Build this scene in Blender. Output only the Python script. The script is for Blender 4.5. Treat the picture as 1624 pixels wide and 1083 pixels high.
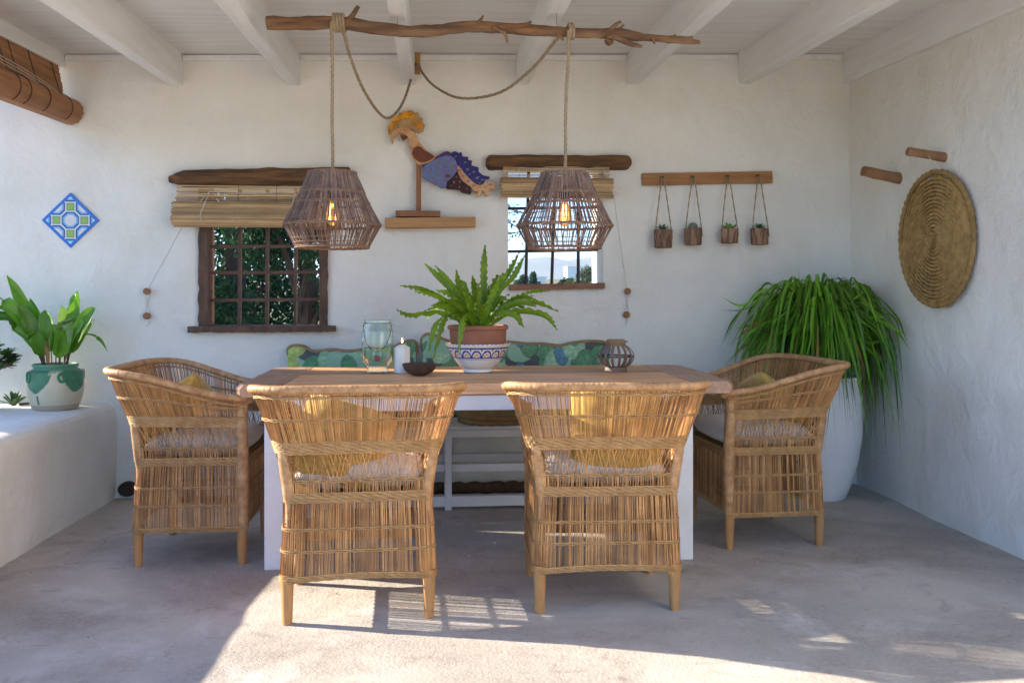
import bpy, bmesh, math, random
from mathutils import Vector, Matrix, Euler, noise
R = math.radians
random.seed(7)
scene = bpy.context.scene
for o in list(bpy.data.objects):
    bpy.data.objects.remove(o)
C = scene.collection

# ------------------------------------------------------------------ camera
cam_d = bpy.data.cameras.new('camera')
cam = bpy.data.objects.new('camera', cam_d)
C.objects.link(cam)
cam.location = (0, 0, 1.13)
cam.rotation_euler = (R(90), 0, R(-4.8))
cam_d.sensor_fit = 'HORIZONTAL'
cam_d.sensor_width = 36
cam_d.lens = 31.03
cam_d.shift_y = -0.0453
cam_d.clip_start = 0.05
cam_d.clip_end = 20000
scene.camera = cam

# ------------------------------------------------------------------ sky and sun
SUN_EL = R(23.0)
SUN_DIR = Vector((-0.966 * math.cos(SUN_EL), 0.259 * math.cos(SUN_EL), math.sin(SUN_EL)))   # towards the sun
world = bpy.data.worlds.new('World')
scene.world = world
world.use_nodes = True
wn = world.node_tree.nodes
sky = wn.new('ShaderNodeTexSky')
sky.sky_type = 'NISHITA'
sky.sun_disc = False
sky.sun_elevation = SUN_EL
sky.sun_rotation = math.atan2(SUN_DIR.x, SUN_DIR.y)
sky.altitude = 100
sky.air_density = 1.0
sky.dust_density = 0.4
sky.ozone_density = 8.0
bg = wn['Background']
bg.inputs[1].default_value = 0.135
world.node_tree.links.new(sky.outputs[0], bg.inputs[0])
sun_d = bpy.data.lights.new('sun', 'SUN')
sun_d.energy = 5.0
sun_d.angle = R(0.5)
sun_d.color = (1.0, 0.91, 0.75)
sun = bpy.data.objects.new('sun', sun_d)
C.objects.link(sun)
sun.location = (-8, 3, 6)
sun.rotation_euler = (-SUN_DIR).to_track_quat('-Z', 'Y').to_euler()

vs = scene.view_settings
vs.view_transform = 'Standard'
vs.look = 'None'
vs.exposure = 1.8
vs.gamma = 1.0
vs.use_curve_mapping = False
scene.cycles.use_denoising = True
scene.cycles.max_bounces = 10
scene.cycles.diffuse_bounces = 6
scene.cycles.transparent_max_bounces = 16
scene.cycles.sample_clamp_indirect = 8.0

# ------------------------------------------------------------------ materials
def lin(r, g, b):
    f = lambda c: (c / 255 / 12.92) if c / 255 <= 0.04045 else ((c / 255 + 0.055) / 1.055) ** 2.4
    return (f(r), f(g), f(b))

def mat(name, c1, c2=None, scale=6.0, rough=0.7, bump=0.0, bscale=60.0, bdist=0.01, stretch=(1, 1, 1), lo=0.35, hi=0.65,
        island=0.0, objrand=0.0, spec=0.3, detail=6.0, sss=0.0, trans=0.0, attr=None, c3=None, s3=2.0, w3=0.5, bump2=None, sheen=0.0, swirl=0.0):
    m = bpy.data.materials.new(name)
    m.use_nodes = True
    nt = m.node_tree
    N, L = nt.nodes, nt.links
    p = N['Principled BSDF']
    p.inputs['Roughness'].default_value = rough
    p.inputs['Specular IOR Level'].default_value = spec
    tc = N.new('ShaderNodeTexCoord')
    mp = N.new('ShaderNodeMapping')
    mp.inputs['Scale'].default_value = stretch
    L.new(tc.outputs['Object'], mp.inputs[0])
    vec = mp.outputs[0]
    if objrand:
        oi = N.new('ShaderNodeObjectInfo')
        ad = N.new('ShaderNodeVectorMath'); ad.operation = 'MULTIPLY_ADD'
        cmb = N.new('ShaderNodeCombineXYZ')
        for k in range(3): L.new(oi.outputs['Random'], cmb.inputs[k])
        L.new(cmb.outputs[0], ad.inputs[0]); ad.inputs[1].default_value = (13, 7, 9); L.new(vec, ad.inputs[2])
        vec = ad.outputs[0]
    def nz(sc, det=detail, dist=0.0):
        n = N.new('ShaderNodeTexNoise'); n.inputs['Scale'].default_value = sc; n.inputs['Detail'].default_value = det; n.inputs['Distortion'].default_value = dist
        n.inputs['Roughness'].default_value = 0.6
        L.new(vec, n.inputs['Vector']); return n.outputs[0]
    def mr(src, a, b, c=0.0, d=1.0):
        n = N.new('ShaderNodeMapRange'); n.inputs[1].default_value = a; n.inputs[2].default_value = b
        n.inputs[3].default_value = c; n.inputs[4].default_value = d; L.new(src, n.inputs[0]); return n.outputs[0]
    def mix(fac, a, b, mode='MIX'):
        n = N.new('ShaderNodeMix'); n.data_type = 'RGBA'; n.blend_type = mode
        for s, v in ((0, fac), (6, a), (7, b)):
            if isinstance(v, (tuple, list)): n.inputs[s].default_value = (*v[:3], 1)
            elif isinstance(v, float): n.inputs[s].default_value = v
            else: L.new(v, n.inputs[s])
        return n.outputs[2]
    col = None
    if attr:
        at = N.new('ShaderNodeAttribute'); at.attribute_name = attr
        col = at.outputs[0]
        if c2: col = mix(mr(nz(scale), lo, hi, 0, 0.5), col, c2)
    elif c2:
        col = mix(mr(nz(scale), lo, hi), c1, c2)
    if c3:
        col = mix(mr(nz(s3), 0.5, 0.72, 0, w3), col if col else c1, c3)
    if island:
        g = N.new('ShaderNodeNewGeometry')
        v = mr(g.outputs['Random Per Island'], 0, 1, 1 - island, 1 + island * 0.7)
        cb = N.new('ShaderNodeCombineColor')
        for k in range(3): L.new(v, cb.inputs[k])
        col = mix(1.0, col if col else c1, cb.outputs[0], 'MULTIPLY')
    if objrand:
        v = mr(oi.outputs['Random'], 0, 1, 1 - objrand, 1 + objrand)
        cb = N.new('ShaderNodeCombineColor')
        for k in range(3): L.new(v, cb.inputs[k])
        col = mix(1.0, col if col else c1, cb.outputs[0], 'MULTIPLY')
    if col is None: p.inputs['Base Color'].default_value = (*c1, 1)
    else: L.new(col, p.inputs['Base Color'])
    if bump:
        b = N.new('ShaderNodeBump'); b.inputs['Strength'].default_value = bump; b.inputs['Distance'].default_value = bdist
        h = nz(bscale, 5, swirl)
        if bump2:
            h2 = nz(bump2[0], 3)
            ml = N.new('ShaderNodeMath'); ml.operation = 'MULTIPLY_ADD'; L.new(h2, ml.inputs[0]); ml.inputs[1].default_value = bump2[1]; L.new(h, ml.inputs[2])
            h = ml.outputs[0]
        L.new(h, b.inputs['Height']); L.new(b.outputs[0], p.inputs['Normal'])
    if sss:
        p.inputs['Subsurface Weight'].default_value = sss
        p.inputs['Subsurface Radius'].default_value = (0.02, 0.012, 0.006)
        p.inputs['Subsurface Scale'].default_value = 0.5
    if sheen: p.inputs['Sheen Weight'].default_value = sheen
    if trans:                                                        # light through thin leaves
        t = N.new('ShaderNodeBsdfTranslucent'); ms = N.new('ShaderNodeMixShader'); ms.inputs[0].default_value = trans
        if col is None: t.inputs[0].default_value = (*c1, 1)
        else: L.new(col, t.inputs[0])
        L.new(p.outputs[0], ms.inputs[1]); L.new(t.outputs[0], ms.inputs[2]); L.new(ms.outputs[0], N['Material Output'].inputs[0])
    return m

M = {}
M['plaster'] = mat('white_plaster', (0.80, 0.77, 0.71), (0.72, 0.685, 0.62), 2.2, 0.92, 0.8, 5, 0.022, detail=8, bump2=(20, 0.35), swirl=0.5, c3=(0.66, 0.60, 0.50), s3=1.1, w3=0.22)
M['plaster_pot'] = mat('white_glaze', (0.86, 0.86, 0.86), (0.82, 0.82, 0.82), 5, 0.45, 0.15, 14, 0.004, stretch=(0.4, 0.4, 4))
M['ceiling'] = mat('painted_ceiling', (0.79, 0.775, 0.75), (0.70, 0.68, 0.65), 3, 0.8, 0.5, 10, 0.006, stretch=(0.35, 6, 1), bump2=(30, 0.4))
M['white_paint'] = mat('white_beam_paint', (0.80, 0.785, 0.765), (0.73, 0.71, 0.68), 4, 0.65, 0.25, 12, 0.004, stretch=(6, 0.6, 6))
M['white_wood'] = mat('white_furniture_paint', (0.78, 0.77, 0.78), (0.70, 0.69, 0.69), 5, 0.5, 0.2, 18, 0.003, stretch=(1, 1, 1))
M['gap'] = mat('dark_gap', (0.05, 0.045, 0.04))
M['dark_wood'] = mat('weathered_dark_wood', (0.20, 0.095, 0.035), (0.05, 0.027, 0.015), 7, 0.75, 0.8, 14, 0.012, stretch=(0.5, 5, 5), island=0.1)
M['frame_wood'] = mat('old_frame_wood', (0.15, 0.085, 0.055), (0.085, 0.05, 0.035), 8, 0.8, 0.8, 25, 0.008, stretch=(3, 3, 1))
M['reddish_wood'] = mat('sill_wood', (0.30, 0.15, 0.09), (0.20, 0.10, 0.065), 8, 0.75, 0.5, 25, 0.005, stretch=(1, 4, 4))  # redder, lighter brown than the frame wood
M['shelf_wood'] = mat('pine_shelf', (0.46, 0.25, 0.10), (0.36, 0.18, 0.07), 4, 0.6, 0.2, 12, 0.004, stretch=(0.6, 8, 8))
M['rack_wood'] = mat('rack_board', (0.40, 0.19, 0.07), (0.28, 0.12, 0.045), 5, 0.6, 0.25, 12, 0.004, stretch=(0.6, 8, 8))
M['post_wood'] = mat('carving_stand', (0.28, 0.12, 0.055), (0.2, 0.085, 0.04), 6, 0.6, 0.2, 20, 0.003, stretch=(5, 5, 1))
M['table_wood'] = mat('table_wood', (0.72, 0.42, 0.22), (0.48, 0.25, 0.12), 5, 0.5, 0.35, 9, 0.003, stretch=(0.7, 9, 9), objrand=0.32, spec=0.3, c3=(0.16, 0.07, 0.035), s3=7, w3=0.5)
M['table_end'] = mat('table_end_wood', (0.46, 0.26, 0.16), (0.30, 0.16, 0.095), 5, 0.4, 0.35, 9, 0.003, stretch=(9, 0.7, 9), objrand=0.1, spec=0.45)
M['branch'] = mat('branch_bark', (0.13, 0.07, 0.04), (0.26, 0.155, 0.085), 6, 0.85, 1.0, 16, 0.016, stretch=(0.7, 5, 5), lo=0.4, hi=0.62, c3=(0.36, 0.15, 0.05), s3=5, w3=0.55)
M['peg_wood'] = mat('peg_wood', (0.34, 0.18, 0.09), (0.22, 0.11, 0.055), 8, 0.8, 0.5, 25, 0.006)
M['log'] = mat('log_pot_wood', (0.33, 0.19, 0.12), (0.13, 0.075, 0.05), 12, 0.85, 0.6, 30, 0.006, stretch=(4, 4, 0.8), objrand=0.15, lo=0.42, hi=0.58)
M['rope'] = mat('jute_rope', (0.36, 0.27, 0.17), (0.26, 0.19, 0.115), 40, 0.95, 0.6, 220, 0.003)
M['cord'] = mat('thin_cord', (0.52, 0.48, 0.42), None, rough=0.9)
M['wicker'] = mat('wicker_cane', (0.55, 0.275, 0.095), (0.30, 0.13, 0.04), 9, 0.55, 0.2, 60, 0.002, island=0.5, spec=0.4)
M['wicker_thick'] = mat('wicker_binding', (0.54, 0.31, 0.145), (0.32, 0.155, 0.06), 26, 0.55, 0.6, 90, 0.003, spec=0.4)
M['twine'] = mat('wicker_twine', (0.48, 0.285, 0.12), (0.34, 0.18, 0.065), 30, 0.7, 0.5, 120, 0.002, island=0.15)
M['chair_leg'] = mat('chair_leg_wood', (0.48, 0.25, 0.10), (0.35, 0.17, 0.062), 8, 0.55, 0.3, 25, 0.003, stretch=(3, 3, 0.6))
M['cushion'] = mat('cream_cotton', (0.72, 0.68, 0.62), (0.66, 0.62, 0.56), 20, 0.95, 0.25, 250, 0.002, sheen=0.2)
M['yellow'] = mat('mustard_fabric', (0.54, 0.33, 0.07), (0.41, 0.24, 0.05), 28, 0.9, 0.3, 180, 0.002, sheen=0.2, c3=(0.68, 0.50, 0.16), s3=45, w3=0.5)
M['bamboo'] = mat('bamboo_slat', (0.52, 0.35, 0.19), (0.38, 0.235, 0.115), 6, 0.6, 0.2, 40, 0.002, stretch=(0.8, 6, 6), island=0.4)
M['bamboo_red'] = mat('bamboo_slat_red', (0.36, 0.165, 0.065), (0.26, 0.11, 0.04), 6, 0.55, 0.2, 40, 0.002, stretch=(6, 0.8, 6), island=0.2)
M['thread'] = mat('dark_thread', (0.035, 0.025, 0.03), None, rough=0.9)
M['shade'] = mat('lamp_shade_twigs', (0.255, 0.165, 0.12), (0.155, 0.095, 0.075), 30, 0.75, 0.3, 80, 0.002, island=0.5, c3=(0.10, 0.10, 0.19), s3=9, w3=0.15)
M['shade_twine'] = mat('lamp_shade_twine', (0.30, 0.185, 0.115), (0.2, 0.12, 0.08), 30, 0.85, 0.3, 120, 0.002)
M['black'] = mat('black_plastic', (0.012, 0.012, 0.012), rough=0.4)
M['iron'] = mat('rusty_iron', (0.085, 0.055, 0.045), (0.15, 0.075, 0.05), 14, 0.75, 0.5, 60, 0.003)
M['iron_dark'] = mat('dark_iron', (0.022, 0.022, 0.025), (0.05, 0.04, 0.035), 14, 0.6, 0.3, 60, 0.002)
M['mat'] = mat('esparto_grass', (0.42, 0.265, 0.10), (0.27, 0.16, 0.055), 22, 0.9, 0.8, 120, 0.006, island=0.2)
M['pad'] = mat('seagrass_pad', (0.34, 0.23, 0.10), (0.24, 0.15, 0.06), 22, 0.9, 0.7, 120, 0.005, island=0.2)
M['jute_rug'] = mat('brown_jute', (0.17, 0.10, 0.055), (0.11, 0.06, 0.035), 30, 0.95, 0.9, 90, 0.01)
M['terracotta'] = mat('terracotta', (0.36, 0.15, 0.09), (0.27, 0.11, 0.065), 8, 0.8, 0.25, 40, 0.003)
M['soil'] = mat('potting_soil', (0.045, 0.03, 0.02), (0.02, 0.014, 0.01), 40, 0.95, 0.8, 60, 0.01)
M['painted'] = mat('painted_ceramic', (1, 1, 1), rough=0.22, attr='Col', spec=0.5, bump=0.08, bscale=25, bdist=0.003)
M['glazed'] = mat('glazed_earthenware', (1, 1, 1), rough=0.4, attr='Col', spec=0.5, bump=0.15, bscale=20, bdist=0.004)
M['fabric'] = mat('floral_fabric', (1, 1, 1), rough=0.9, attr='Col', bump=0.2, bscale=250, bdist=0.002)
M['tile'] = mat('painted_tile', (1, 1, 1), rough=0.25, attr='Col', spec=0.5)
M['piping'] = mat('jute_piping', (0.33, 0.22, 0.12), (0.25, 0.16, 0.08), 40, 0.9, 0.4, 120, 0.003)
M['wax'] = mat('candle_wax', (0.84, 0.80, 0.74), rough=0.45, sss=0.5)
M['carved_bowl'] = mat('dark_carved_bowl', (0.10, 0.06, 0.045), (0.055, 0.035, 0.028), 12, 0.5, 0.4, 30, 0.004, stretch=(1, 1, 5))
M['lantern'] = mat('lantern_slats', (0.27, 0.19, 0.15), (0.20, 0.125, 0.09), 14, 0.8, 0.4, 40, 0.003, island=0.3)
M['fern'] = mat('fern_frond', (0.28, 0.43, 0.024), (0.16, 0.30, 0.014), 12, 0.42, 0.2, 40, 0.003, objrand=0.22, trans=0.5, spec=0.5)
M['aspid'] = mat('broad_leaf', (0.155, 0.36, 0.022), (0.09, 0.25, 0.016), 7, 0.38, 0.2, 14, 0.003, objrand=0.3, trans=0.3, spec=0.5, stretch=(1, 1, 1))
M['aspid_pale'] = mat('pale_broad_leaf', (0.22, 0.34, 0.09), (0.15, 0.26, 0.05), 7, 0.4, 0.2, 14, 0.003, trans=0.3, spec=0.5)
M['grass_leaf'] = mat('strappy_leaf', (0.10, 0.28, 0.014), (0.20, 0.40, 0.03), 5, 0.42, island=0.55, trans=0.35, spec=0.5)
M['brown_leaf'] = mat('dry_leaf', (0.24, 0.13, 0.045), rough=0.8)
M['stem'] = mat('plant_stem', (0.13, 0.085, 0.05), (0.08, 0.05, 0.03), 10, 0.8)
M['succulent'] = mat('dark_succulent', (0.06, 0.14, 0.03), (0.035, 0.085, 0.03), 10, 0.45, spec=0.5, objrand=0.3, island=0.35)
M['succulent_red'] = mat('purple_rosette', (0.10, 0.075, 0.045), (0.05, 0.085, 0.02), 9, 0.5, island=0.4)
M['cactus'] = mat('grey_cactus', (0.10, 0.16, 0.11), (0.16, 0.2, 0.15), 30, 0.7)
M['leafgreen'] = mat('bright_succulent', (0.16, 0.32, 0.05), rough=0.45, island=0.3)
M['hole'] = mat('dark_pipe', (0.03, 0.018, 0.014), (0.05, 0.025, 0.018), 20, 0.8)
M['tree_dark'] = mat('evergreen_foliage', (0.018, 0.062, 0.024), (0.035, 0.095, 0.034), 1.5, 0.7, island=0.5, trans=0.25)
M['tree_light'] = mat('olive_foliage', (0.10, 0.13, 0.045), (0.07, 0.10, 0.04), 1.0, 0.7, island=0.4, trans=0.2)
M['bark'] = mat('tree_bark', (0.085, 0.06, 0.045), (0.05, 0.035, 0.03), 4, 0.9, 0.5, 10, 0.03)
M['house_wall'] = mat('house_render', (0.78, 0.76, 0.72), rough=0.9)
M['house_glass'] = mat('far_window', (0.03, 0.04, 0.05), rough=0.2)
M['ground'] = mat('dry_ground', (0.22, 0.18, 0.10), (0.13, 0.145, 0.06), 0.15, 0.95, 0.3, 2, 0.05, c3=(0.10, 0.13, 0.05), s3=0.05, w3=0.7)
M['hill'] = mat('garrigue_hill', (0.13, 0.15, 0.10), (0.24, 0.22, 0.19), 0.006, 0.95)
M['wall_bird'] = None

def glass_mat():
    m = bpy.data.materials.new('pale_green_glass'); m.use_nodes = True
    p = m.node_tree.nodes['Principled BSDF']
    p.inputs['Base Color'].default_value = (0.86, 0.95, 0.90, 1)
    p.inputs['Roughness'].default_value = 0.04
    p.inputs['Transmission Weight'].default_value = 1.0
    p.inputs['IOR'].default_value = 1.45
    return m
M['glass'] = glass_mat()
def bulb_mat():
    m = bpy.data.materials.new('amber_bulb_glass'); m.use_nodes = True
    N, L = m.node_tree.nodes, m.node_tree.links
    t = N.new('ShaderNodeBsdfTransparent'); t.inputs[0].default_value = (1.0, 0.78, 0.45, 1)
    g = N.new('ShaderNodeBsdfGlossy'); g.inputs['Roughness'].default_value = 0.05
    e = N.new('ShaderNodeEmission'); e.inputs[0].default_value = (1.0, 0.36, 0.06, 1); e.inputs[1].default_value = 0.22
    a = N.new('ShaderNodeAddShader'); mx = N.new('ShaderNodeMixShader'); fr = N.new('ShaderNodeFresnel')
    L.new(t.outputs[0], a.inputs[0]); L.new(e.outputs[0], a.inputs[1])
    L.new(fr.outputs[0], mx.inputs[0]); L.new(a.outputs[0], mx.inputs[1]); L.new(g.outputs[0], mx.inputs[2])
    L.new(mx.outputs[0], N['Material Output'].inputs[0])
    return m
M['bulb'] = bulb_mat()
def emit(name, col, st):
    m = bpy.data.materials.new(name); m.use_nodes = True
    p = m.node_tree.nodes['Principled BSDF']
    p.inputs['Base Color'].default_value = (*col, 1)
    p.inputs['Emission Color'].default_value = (*col, 1); p.inputs['Emission Strength'].default_value = st
    return m
M['filament'] = emit('glowing_filament', (1.0, 0.55, 0.16), 7.0)
M['flame'] = emit('candle_flame', (1.0, 0.62, 0.25), 2.2)

def floor_mat():
    m = bpy.data.materials.new('worn_concrete'); m.use_nodes = True
    N, L = m.node_tree.nodes, m.node_tree.links
    p = N['Principled BSDF']; p.inputs['Roughness'].default_value = 0.8; p.inputs['Specular IOR Level'].default_value = 0.25
    tc = N.new('ShaderNodeTexCoord')
    def nz(sc, det=6, dist=0.0, rg=0.6):
        n = N.new('ShaderNodeTexNoise'); n.inputs['Scale'].default_value = sc; n.inputs['Detail'].default_value = det
        n.inputs['Distortion'].default_value = dist; n.inputs['Roughness'].default_value = rg
        L.new(tc.outputs['Object'], n.inputs['Vector']); return n.outputs[0]
    def mr(s, a, b, c=0., d=1.):
        n = N.new('ShaderNodeMapRange'); n.inputs[1].default_value = a; n.inputs[2].default_value = b; n.inputs[3].default_value = c; n.inputs[4].default_value = d
        L.new(s, n.inputs[0]); return n.outputs[0]
    def mix(f, a, b, mode='MIX'):
        n = N.new('ShaderNodeMix'); n.data_type = 'RGBA'; n.blend_type = mode
        for s, v in ((0, f), (6, a), (7, b)):
            if isinstance(v, tuple): n.inputs[s].default_value = (*v, 1)
            elif isinstance(v, float): n.inputs[s].default_value = v
            else: L.new(v, n.inputs[s])
        return n.outputs[2]
    c = mix(mr(nz(1.1, 6, 0.6), 0.38, 0.64), (0.54, 0.475, 0.405), (0.39, 0.35, 0.305))
    c = mix(mr(nz(3.5, 8, 1.2), 0.55, 0.72, 0, 0.6), c, (0.25, 0.205, 0.17))            # damp brown stains
    c = mix(mr(nz(2.1, 9, 0.3, 0.72), 0.53, 0.67, 0, 0.75), c, (0.62, 0.59, 0.56))       # worn whitish patches
    c = mix(mr(nz(0.8, 6, 1.5), 0.48, 0.66, 0, 0.7), c, (0.28, 0.225, 0.18))
    c = mix(mr(nz(5.5, 8, 2.0, 0.7), 0.58, 0.64, 0, 0.35), c, (0.22, 0.17, 0.13))
    c = mix(mr(nz(60, 4), 0.45, 0.75, 0, 0.45), c, (0.54, 0.47, 0.40))                  # grit
    v = N.new('ShaderNodeTexVoronoi'); v.inputs['Scale'].default_value = 55; L.new(tc.outputs['Object'], v.inputs['Vector'])
    c = mix(mr(v.outputs['Distance'], 0.05, 0.16, 0.35, 0.0), c, (0.10, 0.085, 0.075))
    L.new(c, p.inputs['Base Color'])
    b = N.new('ShaderNodeBump'); b.inputs['Strength'].default_value = 0.7; b.inputs['Distance'].default_value = 0.006
    a = N.new('ShaderNodeMath'); a.operation = 'MULTIPLY_ADD'; L.new(nz(90, 4), a.inputs[0]); a.inputs[1].default_value = 0.7; L.new(nz(14, 6), a.inputs[2])
    L.new(a.outputs[0], b.inputs['Height']); L.new(b.outputs[0], p.inputs['Normal'])
    return m
M['floor'] = floor_mat()

# ------------------------------------------------------------------ mesh helpers
class MB:
    def __init__(self):
        self.v, self.f, self.c = [], [], []
    def add(self, vs, fs, cs=None):
        n = len(self.v)
        self.v += [tuple(p) for p in vs]
        self.f += [tuple(i + n for i in q) for q in fs]
        if cs: self.c += cs
    def box(self, c, s, rot=None, taper=1.0):
        x, y, z = (k / 2 for k in s)
        vs = [Vector((a * x * (taper if k < 0 else 1), b * y * (taper if k < 0 else 1), k * z)) for k in (-1, 1) for b in (-1, 1) for a in (-1, 1)]
        if rot:
            E = Euler(rot).to_matrix(); vs = [E @ q for q in vs]
        c = Vector(c)
        self.add([q + c for q in vs], [(0, 2, 3, 1), (4, 5, 7, 6), (0, 1, 5, 4), (2, 6, 7, 3), (0, 4, 6, 2), (1, 3, 7, 5)])
    def tube(self, pts, r, n=6, cap=True, closed=False, flat=1.0, up=None):
        pts = [Vector(p) for p in pts]
        m = len(pts)
        if not isinstance(r, (list, tuple)): r = [r] * m
        vs, fs = [], []
        N0 = None
        for i, p in enumerate(pts):
            if closed: t = pts[(i + 1) % m] - pts[i - 1]
            else: t = pts[min(i + 1, m - 1)] - pts[max(i - 1, 0)]
            if t.length < 1e-9: t = Vector((0, 0, 1))
            t.normalize()
            if up is not None:
                u = Vector(up); N0 = (u - t * u.dot(t)).normalized()
            elif N0 is None:
                a = Vector((0, 0, 1)) if abs(t.z) < 0.9 else Vector((1, 0, 0))
                N0 = (a - t * a.dot(t)).normalized()
            else:
                N0 = (N0 - t * N0.dot(t))
                if N0.length < 1e-6: N0 = t.orthogonal()
                N0.normalize()
            B = t.cross(N0)
            for k in range(n):
                a = 2 * math.pi * (k + 0.5) / n
                vs.append(p + N0 * (math.cos(a) * r[i] * flat) + B * (math.sin(a) * r[i]))
        for i in range(m if closed else m - 1):
            j = (i + 1) % m
            for k in range(n):
                l = (k + 1) % n
                fs.append((i * n + k, i * n + l, j * n + l, j * n + k))
        if cap and not closed:
            fs.append(tuple(range(n - 1, -1, -1))); fs.append(tuple((m - 1) * n + k for k in range(n)))
        self.add(vs, fs)
    def grid(self, nu, nv, fn, closed_u=False, col=None):
        vs = [fn(i / (nu if closed_u else nu - 1), j / (nv - 1)) for j in range(nv) for i in range(nu)]
        fs = []
        for j in range(nv - 1):
            for i in range(nu if closed_u else nu - 1):
                k = (i + 1) % nu
                fs.append((j * nu + i, j * nu + k, (j + 1) * nu + k, (j + 1) * nu + i))
        cs = [col(i / (nu if closed_u else nu - 1), j / (nv - 1)) for j in range(nv) for i in range(nu)] if col else None
        self.add(vs, fs, cs)
    def lathe(self, prof, n=32, c=(0, 0, 0), wob=0.0, col=None):
        c = Vector(c)
        vs, fs, cs = [], [], []
        for j, (r, z) in enumerate(prof):
            for i in range(n):
                a = 2 * math.pi * i / n
                rr = r * (1 + wob * math.sin(2 * a + 1.3) * 0.5)
                vs.append(c + Vector((rr * math.cos(a), rr * math.sin(a), z)))
                if col: cs.append(col(a, z, r, j))
        for j in range(len(prof) - 1):
            for i in range(n):
                k = (i + 1) % n
                fs.append((j * n + i, j * n + k, (j + 1) * n + k, (j + 1) * n + i))
        fs.append(tuple(range(n - 1, -1, -1)))
        if prof[-1][0] > 1e-5: fs.append(tuple((len(prof) - 1) * n + k for k in range(n)))
        self.add(vs, fs, cs if col else None)
    def plate(self, pts, y0, y1, f=lambda x, y, z: (x, y, z)):
        """outline (x, z) extruded along y"""
        n = len(pts)
        vs = [f(x, y0, z) for x, z in pts] + [f(x, y1, z) for x, z in pts]
        fs = [tuple(range(n)), tuple(range(2 * n - 1, n - 1, -1))]
        fs += [(i, i + n, (i + 1) % n + n, (i + 1) % n) for i in range(n)]
        self.add(vs, fs)
    def build(self, name, m, parent=None, smooth=0, loc=None, rot=None, bevel=0.0, kind=None, recalc=True):
        me = bpy.data.meshes.new(name)
        me.from_pydata(self.v, [], self.f)
        if recalc or bevel:
            bm = bmesh.new(); bm.from_mesh(me)
            bmesh.ops.recalc_face_normals(bm, faces=bm.faces)
            if bevel:
                es = [e for e in bm.edges if len(e.link_faces) == 2 and e.calc_face_angle(0) > 0.6]
                bmesh.ops.bevel(bm, geom=es, offset=bevel, segments=2, affect='EDGES', profile=0.6)
            bm.to_mesh(me); bm.free()
        if self.c and len(self.c) == len(me.vertices):
            a = me.color_attributes.new('Col', 'FLOAT_COLOR', 'POINT')
            a.data.foreach_set('color', [k for q in self.c for k in (q[0], q[1], q[2], 1.0)])
        if m: me.materials.append(m)
        if smooth:
            me.polygons.foreach_set('use_smooth', [True] * len(me.polygons))
            me.set_sharp_from_angle(angle=R(smooth))
        me.update()
        o = bpy.data.objects.new(name, me)
        C.objects.link(o)
        if parent: o.parent = parent
        if loc is not None: o.location = loc
        if rot is not None: o.rotation_euler = rot
        if kind: o['kind'] = kind
        return o

def tag(o, label=None, cat=None, group=None, kind=None):
    if label: o['label'] = label
    if cat: o['category'] = cat
    if group: o['group'] = group
    if kind: o['kind'] = kind
    return o
def thing(name, label, cat, loc=(0, 0, 0), rz=0.0, group=None, rot=None):
    o = bpy.data.objects.new(name, None); C.objects.link(o)
    o.empty_display_size = 0.1
    o.location = loc; o.rotation_euler = rot if rot else (0, 0, rz)
    return tag(o, label, cat, group)
def copy_tree(o, parent=None):
    c = o.copy(); C.objects.link(c); c.parent = parent
    for ch in o.children: copy_tree(ch, c)
    return c
def crom(pts, k=6, closed=False):
    pts = [Vector(p) for p in pts]
    n = len(pts); out = []
    rng = range(n if closed else n - 1)
    for i in rng:
        p1, p2 = pts[i], pts[(i + 1) % n]
        p0 = pts[i - 1] if (closed or i > 0) else p1 * 2 - p2
        p3 = pts[(i + 2) % n] if (closed or i + 2 < n) else p2 * 2 - p1
        for s in range(k):
            t = s / k
            out.append(0.5 * ((2 * p1) + (p2 - p0) * t + (2 * p0 - 5 * p1 + 4 * p2 - p3) * t * t + (3 * p1 - p0 - 3 * p2 + p3) * t ** 3))
    if not closed: out.append(pts[-1])
    return out
def ssm(a, b, x):
    t = min(1, max(0, (x - a) / (b - a))); return t * t * (3 - 2 * t)
def fbm(x, y, z, s=1.0):
    return noise.noise(Vector((x * s, y * s, z * s))) + 0.5 * noise.noise(Vector((x * s * 2.1, y * s * 2.1, z * s * 2.1 + 7)))

# ------------------------------------------------------------------ ground, floor, walls, roof
WY = 5.09                 # inner face of the back wall
WT = 0.38                 # its thickness
def ceil_z(x, y): return 2.512 + 0.0235 * x - 0.04 * (WY - y)

mb = MB()
def ground_z(x, y):
    d = max(0, y - 14)
    return -0.12 + 0.022 * d * ssm(0, 60, d) - (0.0 if d < 400 else (d - 400) * 0.006)
ys = [-400, -60, -20, -8, 0, 5, 10, 14, 20, 30, 40, 55, 75, 100, 140, 190, 260, 350, 500, 800, 1500, 3000, 6000]
xs = [-6000, -2500, -800, -300, -120, -60, -30, -12, 0, 12, 30, 60, 120, 300, 800, 2500, 6000]
mb.add([(x, y, ground_z(x, y)) for y in ys for x in xs],
       [(j * len(xs) + i, j * len(xs) + i + 1, (j + 1) * len(xs) + i + 1, (j + 1) * len(xs) + i) for j in range(len(ys) - 1) for i in range(len(xs) - 1)])
tag(mb.build('ground', M['ground'], smooth=60), 'dry grassy ground rising behind the house', kind='structure')

mb = MB()
mb.grid(120, 120, lambda u, v: (-6.5 + 11 * u, -5.0 + 10.4 * v, 0.004 * fbm(-6.5 + 11 * u, -5 + 10.4 * v, 0, 1.1) * (1 if True else 0)))
mb.box((-1.0, 0.2, -0.09), (11, 10.4, 0.15))
tag(mb.build('patio_floor', M['floor'], smooth=60), 'worn grey concrete patio floor', kind='structure')

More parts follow.
